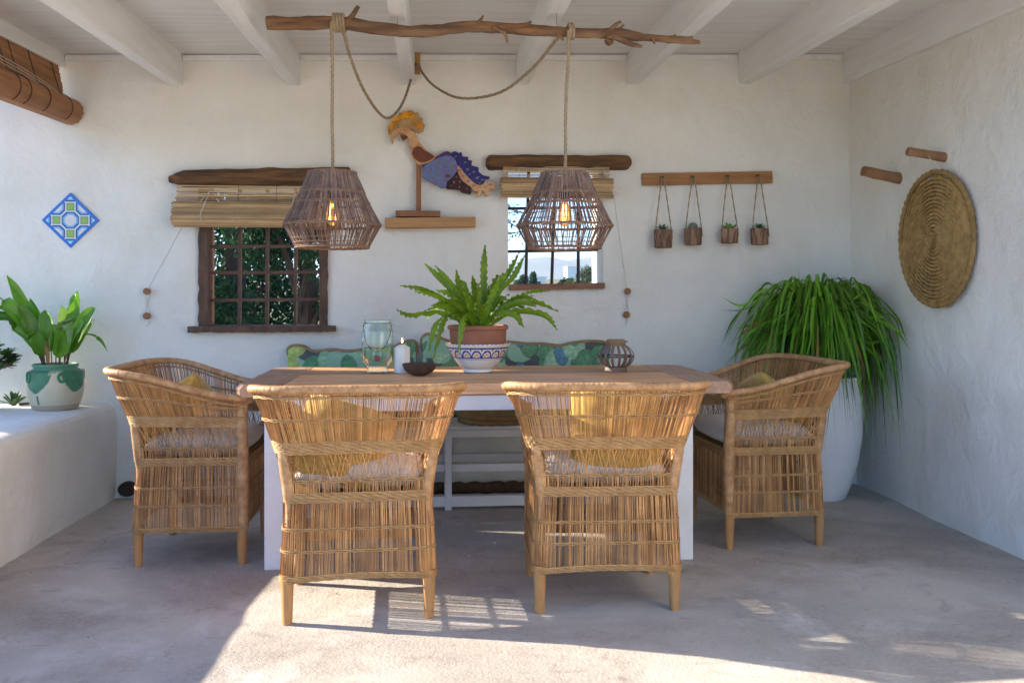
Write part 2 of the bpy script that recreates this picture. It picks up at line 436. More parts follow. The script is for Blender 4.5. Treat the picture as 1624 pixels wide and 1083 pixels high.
# back wall with two window openings
WIN = [(-1.335, -0.628, 0.952, 1.735), (0.405, 0.963, 1.186, 1.885)]
OUT = [(-1.485, -0.60, 0.88, 1.75), (0.405, 0.963, 1.186, 1.885)]          # the same openings on the outer face
back = thing('back_wall', 'uneven whitewashed back wall with two small windows', 'wall', (0, WY, 0))
def axis(a, b, st, keys):
    ks = sorted(set([a, b] + keys)); out = []
    for i in range(len(ks) - 1):
        n = max(1, round((ks[i + 1] - ks[i]) / st))
        out += [ks[i] + (ks[i + 1] - ks[i]) * k / n for k in range(n)]
    return out + [ks[-1]]
XA = axis(-2.46, 2.62, 0.045, [w[0] for w in WIN] + [w[1] for w in WIN])
ZA = axis(-0.03, 2.66, 0.045, [w[2] for w in WIN] + [w[3] for w in WIN])
def wall_y(x, z):
    edge = min([max(w[0] - x, x - w[1], w[2] - z, z - w[3]) for w in WIN])
    rnd = 0.012 * (1 - ssm(0, 0.05, max(0, edge)))           # soft plaster arris round the openings
    return rnd + 0.015 * fbm(x, 0, z, 1.6) + 0.006 * fbm(x, 3, z, 5.5)
mb = MB()
nx = len(XA)
mb.v = [(x, wall_y(x, z), z) for z in ZA for x in XA]
for j in range(len(ZA) - 1):
    for i in range(nx - 1):
        cx, cz = (XA[i] + XA[i + 1]) / 2, (ZA[j] + ZA[j + 1]) / 2
        if any(w[0] < cx < w[1] and w[2] < cz < w[3] for w in WIN): continue
        mb.f.append((j * nx + i, j * nx + i + 1, (j + 1) * nx + i + 1, (j + 1) * nx + i))
# reveals follow the uneven arris
for w, ow in zip(WIN, OUT):
    ring = [(x, w[2]) for x in XA if w[0] <= x <= w[1]] + [(w[1], z) for z in ZA if w[2] < z <= w[3]]
    ring += [(x, w[3]) for x in reversed(XA) if w[0] <= x < w[1]] + [(w[0], z) for z in reversed(ZA) if w[2] < z < w[3]]
    n = len(ring); nd = 7
    vs = []
    for k in range(nd):
        y = k / (nd - 1)
        for (x, z) in ring:
            d = 0.008 * fbm(x * 2, y, z * 2, 2.5) * (1 if 0 < k < nd - 1 else 0)
            xo = ow[0] + (x - w[0]) / (w[1] - w[0]) * (ow[1] - ow[0]); zo = ow[2] + (z - w[2]) / (w[3] - w[2]) * (ow[3] - ow[2])
            vs.append((x + (xo - x) * y + d, wall_y(x, z) * (1 - y) + WT * y, z + (zo - z) * y + d))
    mb.add(vs, [(k * n + i, k * n + (i + 1) % n, (k + 1) * n + (i + 1) % n, (k + 1) * n + i) for k in range(nd - 1) for i in range(n)])
mb.build('plaster_surface', M['plaster'], back, smooth=50, recalc=False)
mb = MB()                                                     # outer skin, left end and top of the same wall
XB, ZB = sorted(set([-2.46, 2.62] + [k for w in OUT for k in w[:2]])), sorted(set([-0.2, 2.66] + [k for w in OUT for k in w[2:]]))
mb.v = [(x, WT, z) for z in ZB for x in XB]
for j in range(len(ZB) - 1):
    for i in range(len(XB) - 1):
        cx, cz = (XB[i] + XB[i + 1]) / 2, (ZB[j] + ZB[j + 1]) / 2
        if any(w[0] < cx < w[1] and w[2] < cz < w[3] for w in OUT): continue
        n = len(XB); mb.f.append((j * n + i, j * n + i + 1, (j + 1) * n + i + 1, (j + 1) * n + i))
mb.add([(-2.46, 0.0, -0.2), (-2.46, WT, -0.2), (-2.46, WT, 2.66), (-2.46, 0.0, 2.66)], [(0, 1, 2, 3)])
mb.build('outer_surface', M['plaster'], back)

# window frames, bars, sills and lintels belong to the wall
def rough_bar(mb, p0, p1, w, d, amp=0.004, seed=0, n=24):
    """square timber with an uneven arris from p0 to p1 (in the wall plane: x, z; y is depth)"""
    p0, p1 = Vector(p0), Vector(p1)
    t = (p1 - p0).normalized(); s = Vector((t.z, 0, -t.x)); vs, fs = [], []
    for i in range(n + 1):
        p = p0.lerp(p1, i / n)
        for k, (a, b) in enumerate(((-1, -1), (1, -1), (1, 1), (-1, 1))):
            e = amp * fbm(i * 0.9 + seed * 5, k * 3.1, seed, 1.0)
            vs.append(p + s * (a * w / 2 + e) + Vector((0, b * d / 2 + e * 0.6, 0)))
    for i in range(n):
        for k in range(4):
            l = (k + 1) % 4; fs.append((i * 4 + k, i * 4 + l, i * 4 + 4 + l, i * 4 + 4 + k))
    fs += [(3, 2, 1, 0), tuple(n * 4 + k for k in range(4))]
    mb.add(vs, fs)
x0, x1, z0, z1 = WIN[0]
mb = MB()
rough_bar(mb, (x0 + 0.022, 0.03, z0 - 0.02), (x0 + 0.022, 0.03, z1), 0.05, 0.09, 0.008, 1)
rough_bar(mb, (x1 - 0.018, 0.03, z0 - 0.02), (x1 - 0.018, 0.03, z1), 0.042, 0.09, 0.008, 2)
win1 = mb.build('window', M['frame_wood'], back, smooth=30)
win1['label'] = 'dark wooden window frame with rusty grille'
mb = MB(); rough_bar(mb, (-1.385, 0.005, 0.938), (-0.578, 0.005, 0.94), 0.034, 0.13, 0.006, 3, 40); mb.box(((x0 + x1) / 2, 0.10, z0 - 0.004), (x1 - x0 - 0.01, 0.10, 0.02))
mb.build('sill', M['frame_wood'], win1, smooth=30)
for x in (-1.284, -0.672):
    mb = MB(); mb.box((x, 0.075, (z0 + z1) / 2 + 0.006), (0.014, 0.04, z1 - z0 - 0.012)); mb.build('jamb_strip', M['reddish_wood'], win1)
for x in (-1.131, -0.977, -0.817):
    mb = MB(); rough_bar(mb, (x, 0.072, z0), (x + 0.004, 0.072, z1), 0.018, 0.022, 0.002, x, 16); mb.build('bar', M['iron'], win1, smooth=30)
for z in (1.1, 1.256, 1.405, 1.56):
    mb = MB(); rough_bar(mb, (x0 + 0.04, 0.062, z), (x1 - 0.03, 0.062, z + 0.006), 0.017, 0.016, 0.002, z, 16); mb.build('bar', M['iron'], win1, smooth=30)
x0, x1, z0, z1 = WIN[1]
mb = MB(); rough_bar(mb, (x0 + 0.005, 0.03, z0 - 0.012), (x1 + 0.004, 0.03, z0 - 0.002), 0.034, 0.11, 0.003, 8, 30)
win2 = mb.build('window', M['reddish_wood'], back, smooth=30)
win2['label'] = 'open window with dark iron bars and reddish sill'
for x, xt in ((0.527, 0.545), (0.684, 0.708), (0.847, 0.845)):
    mb = MB(); mb.tube([(x, 0.20, z0), (xt, 0.20, z1)], 0.010, 8); mb.build('bar', M['iron_dark'], win2, smooth=40)
for z in (1.39, 1.647):
    mb = MB(); mb.tube([(x0 - 0.01, 0.185, z), (x1 + 0.01, 0.185, z + 0.012)], 0.009, 8); mb.build('bar', M['iron_dark'], win2, smooth=40)
def lintel(xa, xb, za, zb, h, dep, seed, ta, tb):
    mb = MB(); n = 60; k = 14; vs, fs = [], []
    for i in range(n + 1):
        t = i / n; x = xa + (xb - xa) * t
        s = min(1, (t / ta) ** 0.5 if t < ta else 1, ((1 - t) / tb) ** 0.5 if 1 - t < tb else 1); s = max(s, 0.42)
        for q in range(k):
            a = 2 * math.pi * q / k
            ca, sa = math.cos(a), math.sin(a)
            sq = lambda c: math.copysign(abs(c) ** 0.6, c)
            e = 0.007 * fbm(x * 5, ca * 2 + seed, sa * 2, 1.6) + 0.003 * fbm(x * 4, q * 2.3, seed, 1)
            vs.append((x, sq(ca) * (dep * (0.6 + 0.4 * s)) + e, za + (zb - za) * t + sq(sa) * h / 2 * s + e))
    for i in range(n):
        for q in range(k):
            l = (q + 1) % k; fs.append((i * k + q, i * k + l, i * k + k + l, i * k + k + q))
    fs += [tuple(range(k)), tuple(n * k + q for q in range(k))]
    mb.add(vs, fs)
    return mb.build('lintel', M['dark_wood'], back, smooth=40)
lintel(-1.488, -0.485, 1.776, 1.808, 0.098, 0.075, 1, 0.07, 0.01)
lintel(0.275, 1.118, 1.893, 1.900, 0.082, 0.075, 5, 0.02, 0.02)

# right wall leans a little
def plane_wall(name, label, fx, y0, y1, z0, z1, seed):
    mb = MB()
    nu, nv = int((y1 - y0) / 0.05), int((z1 - z0) / 0.05)
    def fn(u, v):
        y, z = y0 + (y1 - y0) * u, z0 + (z1 - z0) * v
        return (fx(z) + 0.011 * fbm(seed, y, z, 1.8) + 0.004 * fbm(seed, y, z, 6), y, z)
    mb.grid(nu, nv, fn)
    mb.add([(fx(z0) + 0.35, y0, z0), (fx(z0) + 0.35, y1, z0), (fx(z1) + 0.35, y1, z1), (fx(z1) + 0.35, y0, z1)], [(0, 1, 2, 3)])
    mb.add([(fx(z0), y0, z0), (fx(z0) + 0.35, y0, z0), (fx(z1) + 0.35, y0, z1), (fx(z1), y0, z1)], [(0, 1, 2, 3)])
    return tag(mb.build(name, M['plaster'], smooth=50, recalc=False), label, 'wall')
rwx = lambda z: 2.496 - 0.021 * z
plane_wall('right_wall', 'rough white plaster wall on the right, carrying the woven disc', rwx, -3.0, 5.11, -0.03, 2.62, 4)

# low masonry bench on the left, rounded edge, running out through the open side
mb = MB()
prof = [(-1.80, -0.03), (-1.80, 0.20), (-1.800, 0.40), (-1.803, 0.47), (-1.812, 0.50), (-1.830, 0.519), (-1.86, 0.528), (-1.95, 0.532), (-2.15, 0.534), (-2.4, 0.534), (-2.6, 0.532), (-2.65, 0.52), (-2.67, 0.49), (-2.67, -0.1)]
def bfn(u, v):
    k = v * (len(prof) - 1); i = min(int(k), len(prof) - 2); t = k - i
    x = prof[i][0] * (1 - t) + prof[i + 1][0] * t; z = prof[i][1] * (1 - t) + prof[i + 1][1] * t
    y = 2.4 + 2.72 * u
    e = 0.012 * fbm(x * 2, y, z * 2, 1.7) + 0.004 * fbm(x, y, z, 7)
    front = ssm(-2.2, -1.85, x)
    return (x + e * front + (0.022 * (y - 4.5) if x > -2.2 else 0), y, z + e * 0.5)
mb.grid(96, 53, bfn)
mb.add([(-1.846, 2.4, -0.03), (-2.67, 2.4, -0.03), (-2.67, 2.4, 0.525), (-1.85, 2.4, 0.525)], [(0, 1, 2, 3)])
tag(mb.build('masonry_bench', M['plaster'], smooth=50, recalc=False), 'low whitewashed masonry bench with rounded edge along the open left side', 'bench')

# unseen wall panel added at the left to keep low sun off the back
ob = thing('sun_blocking_wall', 'tall whitewashed wall panel added out of view beyond the open left side to block the sun', 'wall', (-6.64, 5.67, 0))
mb = MB(); mb.box((0, 0, 2.5), (2.42, 0.14, 5.2)); mb.build('wall_panel', M['plaster'], ob, bevel=0.02)
mb = MB(); mb.box((0, 0, 5.14), (2.46, 0.18, 0.08)); mb.build('coping', M['terracotta'], ob, bevel=0.02)

# roof: boards, beams, trim
roof = thing('roof', 'white painted timber roof with exposed beams over the patio', 'roof', (0, WY, 2.5))
RY0, RY1 = 2.6, 5.62
mb = MB()
mb.grid(60, 50, lambda u, v: (-2.2 + 4.75 * u, RY0 + (WY + 0.03 - RY0) * v - WY, ceil_z(-2.2 + 4.75 * u, RY0 + (WY + 0.03 - RY0) * v) - 2.5 + 0.004 * fbm(u * 4.75, v * 3.8, 0, 2)))
mb.build('ceiling_board', M['ceiling'], roof, smooth=50)
mb = MB()
zz = lambda x, y, h: (x, y - WY, ceil_z(x, y) - 2.5 + h)
q = [(-2.35, RY0), (2.9, RY0), (2.9, RY1), (-2.35, RY1)]
mb.add([zz(x, y, 0.05) for x, y in q] + [zz(x, y, 0.16) for x, y in q], [(3, 2, 1, 0), (4, 5, 6, 7), (0, 1, 5, 4), (1, 2, 6, 5), (2, 3, 7, 6), (3, 0, 4, 7)])
mb.build('roof_slab', M['plaster'], roof)
def beam_prism(mb, xa, xb, ya, yb, h, up=0.02, twist=0.0):
    vs = []
    for y in (ya, yb):
        for x, d in ((xa, -h), (xb, -h), (xb, up), (xa, up)):
            vs.append((x + (twist if d < 0 else 0), y - WY, ceil_z((xa + xb) / 2, y) - 2.5 + d))
    n = 0
    mb.add(vs, [(0, 1, 2, 3), (7, 6, 5, 4), (0, 4, 5, 1), (1, 5, 6, 2), (2, 6, 7, 3), (3, 7, 4, 0)])
bx = [(-1.495, -1.425), (-0.851, -0.778), (-0.199, -0.132), (0.452, 0.522), (1.101, 1.168), (1.764, 1.836), (2.402, 2.475)]
for i, (a, b) in enumerate(bx):
    mb = MB(); beam_prism(mb, a, b, RY0 + 0.02, WY + 0.05, 0.177, twist=(0.012 if i > 4 else 0.0))
    mb.build('beam', M['white_paint'], roof, bevel=0.006)
mb = MB(); beam_prism(mb, -2.20, -2.06, RY0 + 0.02, WY + 0.05, 0.075); mb.build('edge_beam', M['white_paint'], roof, bevel=0.006)
edges = [-2.06] + [k for b in bx for k in b]
for i in range(0, len(edges) - 1, 2):                          # trim under the boards along the wall, between the beams
    a, b = edges[i] + 0.004, edges[i + 1] - 0.004
    mb = MB()
    vs = []
    for y in (WY - 0.018, WY + 0.02):
        for x, d in ((a, -0.038), (b, -0.038), (b, -0.008), (a, -0.008)): vs.append((x, y - WY, ceil_z(x, WY) - 2.5 + d))
    mb.add(vs, [(0, 1, 2, 3), (7, 6, 5, 4), (0, 4, 5, 1), (1, 5, 6, 2), (2, 6, 7, 3), (3, 7, 4, 0)])
    mb.build('trim_strip', M['white_paint'], roof)

# drain pipe mouth at the foot of the wall
mb = MB(); mb.tube([(0, 0.05, 0), (0, -0.045, 0)], [0.052, 0.05], 20, flat=0.8)
tag(mb.build('drain_pipe', M['hole'], loc=(-1.715, WY, 0.055)), 'dark drain pipe mouth at the foot of the back wall', 'drain pipe')

# ------------------------------------------------------------------ wicker armchairs
#        wf     wr     yf     yr      r     zf     zr
LV = {'foot':  (0.262, 0.268, 0.236, -0.236, 0.045, 0.150, 0.150),
      'b1':    (0.260, 0.264, 0.232, -0.233, 0.045, 0.250, 0.250),
      'b2':    (0.257, 0.260, 0.229, -0.230, 0.045, 0.325, 0.325),
      'seat':  (0.253, 0.254, 0.225, -0.226, 0.045, 0.430, 0.430),
      'over':  (0.256, 0.258, 0.225, -0.228, 0.05, 0.490, 0.490),
      'w0':    (0.266, 0.283, 0.227, -0.246, 0.07, 0.575, 0.585),
      'w1':    (0.270, 0.298, 0.228, -0.262, 0.08, 0.610, 0.628),
      'mid':   (0.277, 0.325, 0.231, -0.293, 0.10, 0.655, 0.708),
      'rim':   (0.288, 0.362, 0.238, -0.338, 0.15, 0.700, 0.815)}
def u_curve(l, n=160):
    wf, wr, yf, yr, r, zf, zr = LV[l] if isinstance(l, str) else l
    pts = []
    def seg(a, b, k): return [(a[0] + (b[0] - a[0]) * i / k, a[1] + (b[1] - a[1]) * i / k) for i in range(k)]
    left = seg((-wf, yf), (-wr, yr + r), 40)
    arc = [(-wr + r - r * math.cos(t * math.pi / 40), yr + r - r * math.sin(t * math.pi / 40)) for t in range(20)]
    half = left + arc + seg((-wr + r, yr), (0, yr), 30) + [(0, yr)]
    full = half + [(-x, y) for x, y in reversed(half[:-1])]
    ln = [0]
    for i in range(1, len(full)): ln.append(ln[-1] + math.dist(full[i], full[i - 1]))
    out = []; j = 0
    for i in range(n):
        s = ln[-1] * i / (n - 1)
        while j < len(ln) - 2 and ln[j + 1] < s: j += 1
        t = (s - ln[j]) / max(1e-9, ln[j + 1] - ln[j])
        x = full[j][0] + (full[j + 1][0] - full[j][0]) * t; y = full[j][1] + (full[j + 1][1] - full[j][1]) * t
        g = ssm(0, 1, (yf - y) / (yf - yr) * 1.08)
        bow = 0.012 * math.sin(math.pi * min(1, max(0, (x + wr) / (2 * wr)))) if (y < yr + 0.02 and zr < 0.2) else 0
        out.append(Vector((x, y, zf + (zr - zf) * g + bow)))
    return out
UC = {k: u_curve(k, 400) for k in LV}
def UP(l, u):
    c = UC[l]; k = min(max(u, 0), 1) * (len(c) - 1); i = min(int(k), len(c) - 2)
    return c[i].lerp(c[i + 1], k - i)

def make_chair(seed=3):
    rnd = random.Random(seed)
    t = thing('wicker_armchair', 'tmp', 'armchair', group='wicker armchairs round the table')
    # legs: bare tapered feet, posts wrapped in cane above
    for sx in (-1, 1):
        for sy in (-1, 1):
            mb = MB()
            x, y = sx * 0.243, sy * 0.212
            n = 7
            mb.tube([(x, y, 0.17 * k / n) for k in range(n + 1)], [0.0175 + 0.0065 * k / n for k in range(n + 1)], 10)
            mb.build('leg', M['chair_leg'], t, smooth=50)
            top = 0.695 if sy > 0 else 0.60
            mb = MB(); k = int((top - 0.15) / 0.006)
            pts, rr = [], []
            for i in range(k + 1):
                z = 0.15 + (top - 0.15) * i / k
                lean = ssm(0.43, 0.60, z) * 0.016 - (0.007 if sy < 0 else 0)
                pts.append((x + sx * lean, y + (0.004 if sy > 0 else -lean * 0.6), z)); rr.append((0.0235 if sy > 0 else 0.013 + 0.0095 * ssm(0.40, 0.455, z)) + 0.0016 * (i % 2) + rnd.uniform(-0.0006, 0.0006))
            mb.tube(pts, rr, 10)
            mb.build('post', M['wicker_thick'], t, smooth=50)
    # cane strands of the shell, thinner and closer above the waist
    def strands(name, levels, n, r, slant=0.0, jit=0.06, skip=0.0, slant2=None):
        mb = MB()
        for i in range(n):
            if rnd.random() < skip: continue
            u = (i + 0.5 + rnd.uniform(-jit, jit) * 2) / n
            rr = r * rnd.uniform(0.75, 1.25)
            pts = []
            dr = rnd.uniform(-1, 1) * 0.5 / n
            for k, l in enumerate(levels):
                f = k / (len(levels) - 1)
                p = UP(l, u + (slant + dr) * f)
                off = Vector((p.x, p.y, 0)).normalized() * rnd.uniform(-0.0018, 0.0018)
                pts.append(p + off)
            if len(levels) == 2:
                pts = [pts[0], pts[0].lerp(pts[1], 0.5) + Vector((rnd.uniform(-1, 1), rnd.uniform(-1, 1), 0)) * 0.0015, pts[1]]
            mb.tube(pts, rr, 4, cap=False)
        return mb.build(name, M['wicker'], t, kind='stuff', recalc=False)
    strands('skirt_canes', ['foot', 'b1', 'b2', 'seat'], 290, 0.0020, skip=0.06)
    strands('seat_side_canes', ['seat', 'over'], 230, 0.0021, skip=0.05)
    mb1 = strands('lattice_canes', ['over', 'w0'], 105, 0.0019, slant=0.016)
    mb2 = strands('lattice_canes', ['over', 'w0'], 105, 0.0019, slant=-0.016)
    strands('back_canes', ['w1', 'mid', 'rim'], 360, 0.0019, skip=0.04)
    # front skirt under the seat
    mb = MB()
    for i in range(80):
        x = -0.235 + 0.47 * (i + rnd.uniform(-0.2, 0.2)) / 79
        mb.tube([(x, 0.228, 0.17 + 0.05 * (x / 0.235) ** 2 * 0), (x + rnd.uniform(-1, 1) * 0.003, 0.226, 0.43)], 0.0027 * rnd.uniform(0.8, 1.2), 4, cap=False)
    mb.build('front_canes', M['wicker'], t, kind='stuff', recalc=False)
    # horizontal bands
    def ring(l, dz, r, n=110, wav=0.0, out=0.003, ph=0.0, u0=0.0, u1=1.0):
        pts = []
        for i in range(n):
            u = u0 + (u1 - u0) * i / (n - 1); p = UP(l, u)
            d = Vector((p.x, p.y * 0.8, 0)).normalized()
            pts.append(p + d * (out + wav * math.sin(i * 2.1 + ph)) + Vector((0, 0, dz + wav * math.cos(i * 2.1 + ph))))
        return pts
    def band(name, items, m='twine'):
        mb = MB()
        for (l, dz, r, wav, out, ph) in items: mb.tube(ring(l, dz, r, wav=wav, out=out, ph=ph), r, 5)
        return mb.build(name, M[m], t, smooth=60, recalc=False)
    band('foot_band', [('foot', k * 0.0055, 0.0034, 0.0012, 0.003, k * 2) for k in range(-1, 3)] + [('foot', 0, 0.0034, 0.0012, -0.004, 1)])
    for l in ('b1', 'b2', 'over', 'mid'):
        band('twine_band', [(l, 0.003, 0.0026, 0.0016, 0.003, 0), (l, -0.003, 0.0026, 0.0016, 0.003, 3.1), (l, 0, 0.0022, 0.001, -0.003, 1)])
    band('seat_band', [('seat', k * 0.005 - 0.012, 0.0031, 0.0011, 0.004, k * 2.2) for k in range(7)])
    band('waist_band', [('w0', 0.003 + k * 0.0052, 0.0033, 0.0012, 0.003 + 0.0019 * k, k * 2.4) for k in range(9)] + [('w0', 0.004 + k * 0.012, 0.004, 0.001, -0.003 + 0.0022 * k, k) for k in range(4)])
    band('rim_band', [('rim', -0.030, 0.0026, 0.0014, -0.006, 0), ('rim', -0.025, 0.0026, 0.0014, -0.006, 3)])
    mb = MB()
    for z, w in ((0.172, 0.0042), (0.178, 0.004), (0.166, 0.004), (0.25, 0.0026), (0.325, 0.0026), (0.43, 0.005), (0.42, 0.005), (0.41, 0.005), (0.44, 0.005)):
        mb.tube([(-0.24 + 0.48 * k / 40, 0.232 + 0.0015 * math.sin(k * 2), z) for k in range(41)], w, 5)
    mb.build('front_band', M['twine'], t, smooth=60, recalc=False)
    # rim: bundle bound with cane, its turns standing proud
    n = 300
    pts = [UP('rim', i / (n - 1)) for i in range(n)]
    p0, p1 = pts[0], pts[-1]
    pts = [p0 + Vector((0.02, 0.012, -0.012))] + pts + [p1 + Vector((-0.02, 0.012, -0.012))]
    mb = MB(); mb.tube(pts, [0.0166 + 0.0015 * (i % 3 == 0) + rnd.uniform(-0.0006, 0.0006) for i in range(len(pts))], 10, flat=0.85)
    mb.build('rim', M['wicker_thick'], t, smooth=60, recalc=False)
    # woven seat base
    mb = MB(); mb.box((0, 0, 0.425), (0.47, 0.42, 0.022)); mb.build('seat_base', M['twine'], t)
    return t

def cushion_mesh(name, w, d, h, m, puff=0.5, n=26, corner=0.05):
    mb = MB()
    def rr(u, v):                                             # rounded square outline
        x, y = (u * 2 - 1), (v * 2 - 1)
        return x, y
    vs, fs = [], []
    for side in (1, -1):
        for j in range(n):
            for i in range(n):
                x, y = i / (n - 1) * 2 - 1, j / (n - 1) * 2 - 1
                e = (1 - abs(x) ** 6) * (1 - abs(y) ** 6)
                hgt = (max(0, e) ** 0.5) * (1 - puff + puff * (1 - 0.5 * x * x) * (1 - 0.5 * y * y))
                px = x * w / 2 * (1 - 0.05 * puff * (1 - y * y) * 0 - corner * 0.5 * abs(x * y) ** 3)
                py = y * d / 2 * (1 - corner * 0.5 * abs(x * y) ** 3)
                wr = (0.011 if puff > 0.5 else 0.004) * fbm(x * 2, y * 2, side, 1.5)
                vs.append((px, py, side * h / 2 * hgt + wr * hgt))
    for s in (0, 1):
        for j in range(n - 1):
            for i in range(n - 1):
                b = s * n * n
                q = (b + j * n + i, b + j * n + i + 1, b + (j + 1) * n + i + 1, b + (j + 1) * n + i)
                fs.append(q if s == 0 else q[::-1])
    mb.add(vs, fs)
    me = bpy.data.meshes.new(name); me.from_pydata(vs, [], fs)
    bm = bmesh.new(); bm.from_mesh(me); bmesh.ops.remove_doubles(bm, verts=bm.verts, dist=0.0015); bm.to_mesh(me); bm.free()
    me.polygons.foreach_set('use_smooth', [True] * len(me.polygons)); me.materials.append(m)
    return me
CUSH = cushion_mesh('seat_cushion', 0.455, 0.43, 0.115, M['cushion'], 0.18)
PILL = cushion_mesh('throw_pillow', 0.35, 0.35, 0.125, M['yellow'], 0.9, corner=0.10)
spots = [  # x, y, rotation, chair label, cushion label, pillow label, pillow (dx, dy, z, rx, ry, rz)
    (-0.285, 3.315, 3.0, 'wicker armchair turned away from the camera, left of the two in front of the table',
     'cream seat cushion in the front left wicker armchair', 'mustard pillow slumped on its corner in the front left wicker armchair', (-0.062, -0.07, 0.60, 46, 18, 0)),
    (0.610, 3.330, -1.5, 'wicker armchair turned away from the camera, right of the two in front of the table',
     'cream seat cushion in the front right wicker armchair', 'mustard pillow upright against the back of the front right wicker armchair', (0.055, -0.09, 0.635, 58, 4, 0)),
    (-1.035, 4.045, -90.0, 'wicker armchair at the left end of the table beside the masonry bench',
     'cream seat cushion in the wicker armchair beside the masonry bench', 'mustard pillow in the wicker armchair beside the masonry bench', (0.05, -0.11, 0.62, 50, -20, 0)),
    (1.495, 4.095, 93.0, 'shaded wicker armchair at the right end of the table before the white planter',
     'cream seat cushion in the wicker armchair before the white planter', 'mustard pillow in the wicker armchair before the white planter', (0.0, -0.10, 0.605, 48, 18, 0)),
]
for i, (x, y, a, lab, lc, lp, pp) in enumerate(spots):
    o = make_chair(3 + i * 11)
    o.location = (x, y, 0); o.rotation_euler = (0, 0, R(a)); o['label'] = lab
    mtx = Matrix.Translation((x, y, 0)) @ Matrix.Rotation(R(a), 4, 'Z')
    c = bpy.data.objects.new('seat_cushion', CUSH); C.objects.link(c)
    c.matrix_world = mtx @ Matrix.Translation((0, 0.012, 0.494))
    tag(c, lc, 'cushion', 'cream seat cushions on the armchairs')
    p = bpy.data.objects.new('throw_pillow', PILL); C.objects.link(p)
    p.matrix_world = mtx @ Matrix.Translation(pp[:3]) @ Euler((R(pp[3]), R(pp[4]), R(pp[5]))).to_matrix().to_4x4()
    tag(p, lp, 'pillow', 'mustard pillows on the armchairs')

# ------------------------------------------------------------------ dining table
TZ = 0.76
tab = thing('dining_table', 'long wooden dining table with plank top and white painted legs', 'table', (0.222, 4.165, 0))
TX, TY = 1.05, 0.46      # half length, half depth
npl = 8; pw = 2 * TY / npl
rnd = random.Random(5)
for k in range(npl):
    mb = MB(); y = -TY + pw * (k + 0.5)
    mb.box((0, y, TZ - 0.024 + rnd.uniform(-0.001, 0.001)), (2 * (TX - 0.19) - 0.003, pw - 0.0045, 0.046))
    mb.build('plank', M['table_wood'], tab, bevel=0.003)
def live_edge(sx):
    pts = []
    n = 30
    for i in range(n + 1):
        y = -TY + 2 * TY * i / n
        e = 0.008 * fbm(sx, y * 3, 2, 2.0) - 0.03 * max(0, abs(y / TY) - 0.86) / 0.14
        pts.append((TX + e, y))
    mb = MB(); m = len(pts)
    vs = []
    for (dx, z) in ((0.0, TZ - 0.052), (0.012, TZ - 0.040), (0.013, TZ - 0.018), (-0.004, TZ)):
        vs += [(sx * (x + dx * (1 + 0.4 * math.sin(i * 1.7))), y, z + 0.0015 * math.sin(i)) for i, (x, y) in enumerate(pts)]
    xin = TX - 0.19
    vs += [(sx * xin, y, TZ) for _, y in pts] + [(sx * xin, y, TZ - 0.05) for _, y in pts]
    fs = []
    for r in range(5): fs += [(r * m + i, r * m + i + 1, (r + 1) * m + i + 1, (r + 1) * m + i) for i in range(m - 1)]
    fs += [(5 * m + i, 5 * m + i + 1, i + 1, i) for i in range(m - 1)]
    for i in (0, m - 1): fs.append(tuple(r * m + i for r in range(6)))
    mb.add(vs, fs)
    mb.build('end_board', M['table_end'], tab, smooth=35)
live_edge(1); live_edge(-1)
lx = [(-0.932, 1), (0.862, -1)]
for x in (-0.895, 0.828):
    for y in (-0.43, 0.40):
        mb = MB(); mb.box((x, y, 0.354), (0.076, 0.076, 0.708)); mb.build('leg', M['white_wood'], tab, bevel=0.004)
for y in (-0.425, 0.395):
    mb = MB(); mb.box((-0.0335, y, 0.676), (1.64, 0.03, 0.064)); mb.build('apron', M['white_wood'], tab, bevel=0.003)
for x in (-0.895, 0.828):
    mb = MB(); mb.box((x, -0.015, 0.676), (0.03, 0.748, 0.064)); mb.build('apron', M['white_wood'], tab, bevel=0.003)

# ------------------------------------------------------------------ white bench behind the table, pads, floral cushions
ben = thing('wooden_bench', 'white painted slatted bench between the table and the back wall', 'bench', (0.055, 4.86, 0))
for y in (-0.17, -0.045, 0.08):
    mb = MB(); mb.box((0, y + 0.02, 0.425), (1.92, 0.118, 0.028)); mb.build('seat_slat', M['white_wood'], ben, bevel=0.004)
mb = MB(); mb.box((0, -0.215, 0.404), (1.90, 0.02, 0.036)); mb.build('front_rail', M['white_wood'], ben)
for x in (-0.88, 0.0, 0.88):
    for y in (-0.195, 0.15):
        mb = MB(); mb.box((x, y, 0.205), (0.036, 0.036, 0.41)); mb.build('leg', M['white_wood'], ben, bevel=0.003)
for y, z, h in ((-0.165, 0.215, 0.042), (0.178, 0.205, 0.045), (-0.185, 0.045, 0.055)):
    mb = MB(); mb.box((0, y, z), (1.9, 0.022 if h < 0.05 else 0.05, h)); mb.build('stretcher', M['white_wood'], ben, bevel=0.003)
mb = MB()
vs = []
mb.tube([(-0.85 + 1.7 * k / 60, 0.006 * math.sin(k), 0.032 + 0.004 * math.sin(k * 1.7)) for k in range(61)], [0.032 + 0.003 * math.sin(k * 2.3) for k in range(61)], 10)
tag(mb.build('rolled_mat', M['jute_rug'], loc=(0.1, 5.04, 0), smooth=60), 'rolled brown jute mat on the floor under the white bench', 'mat')

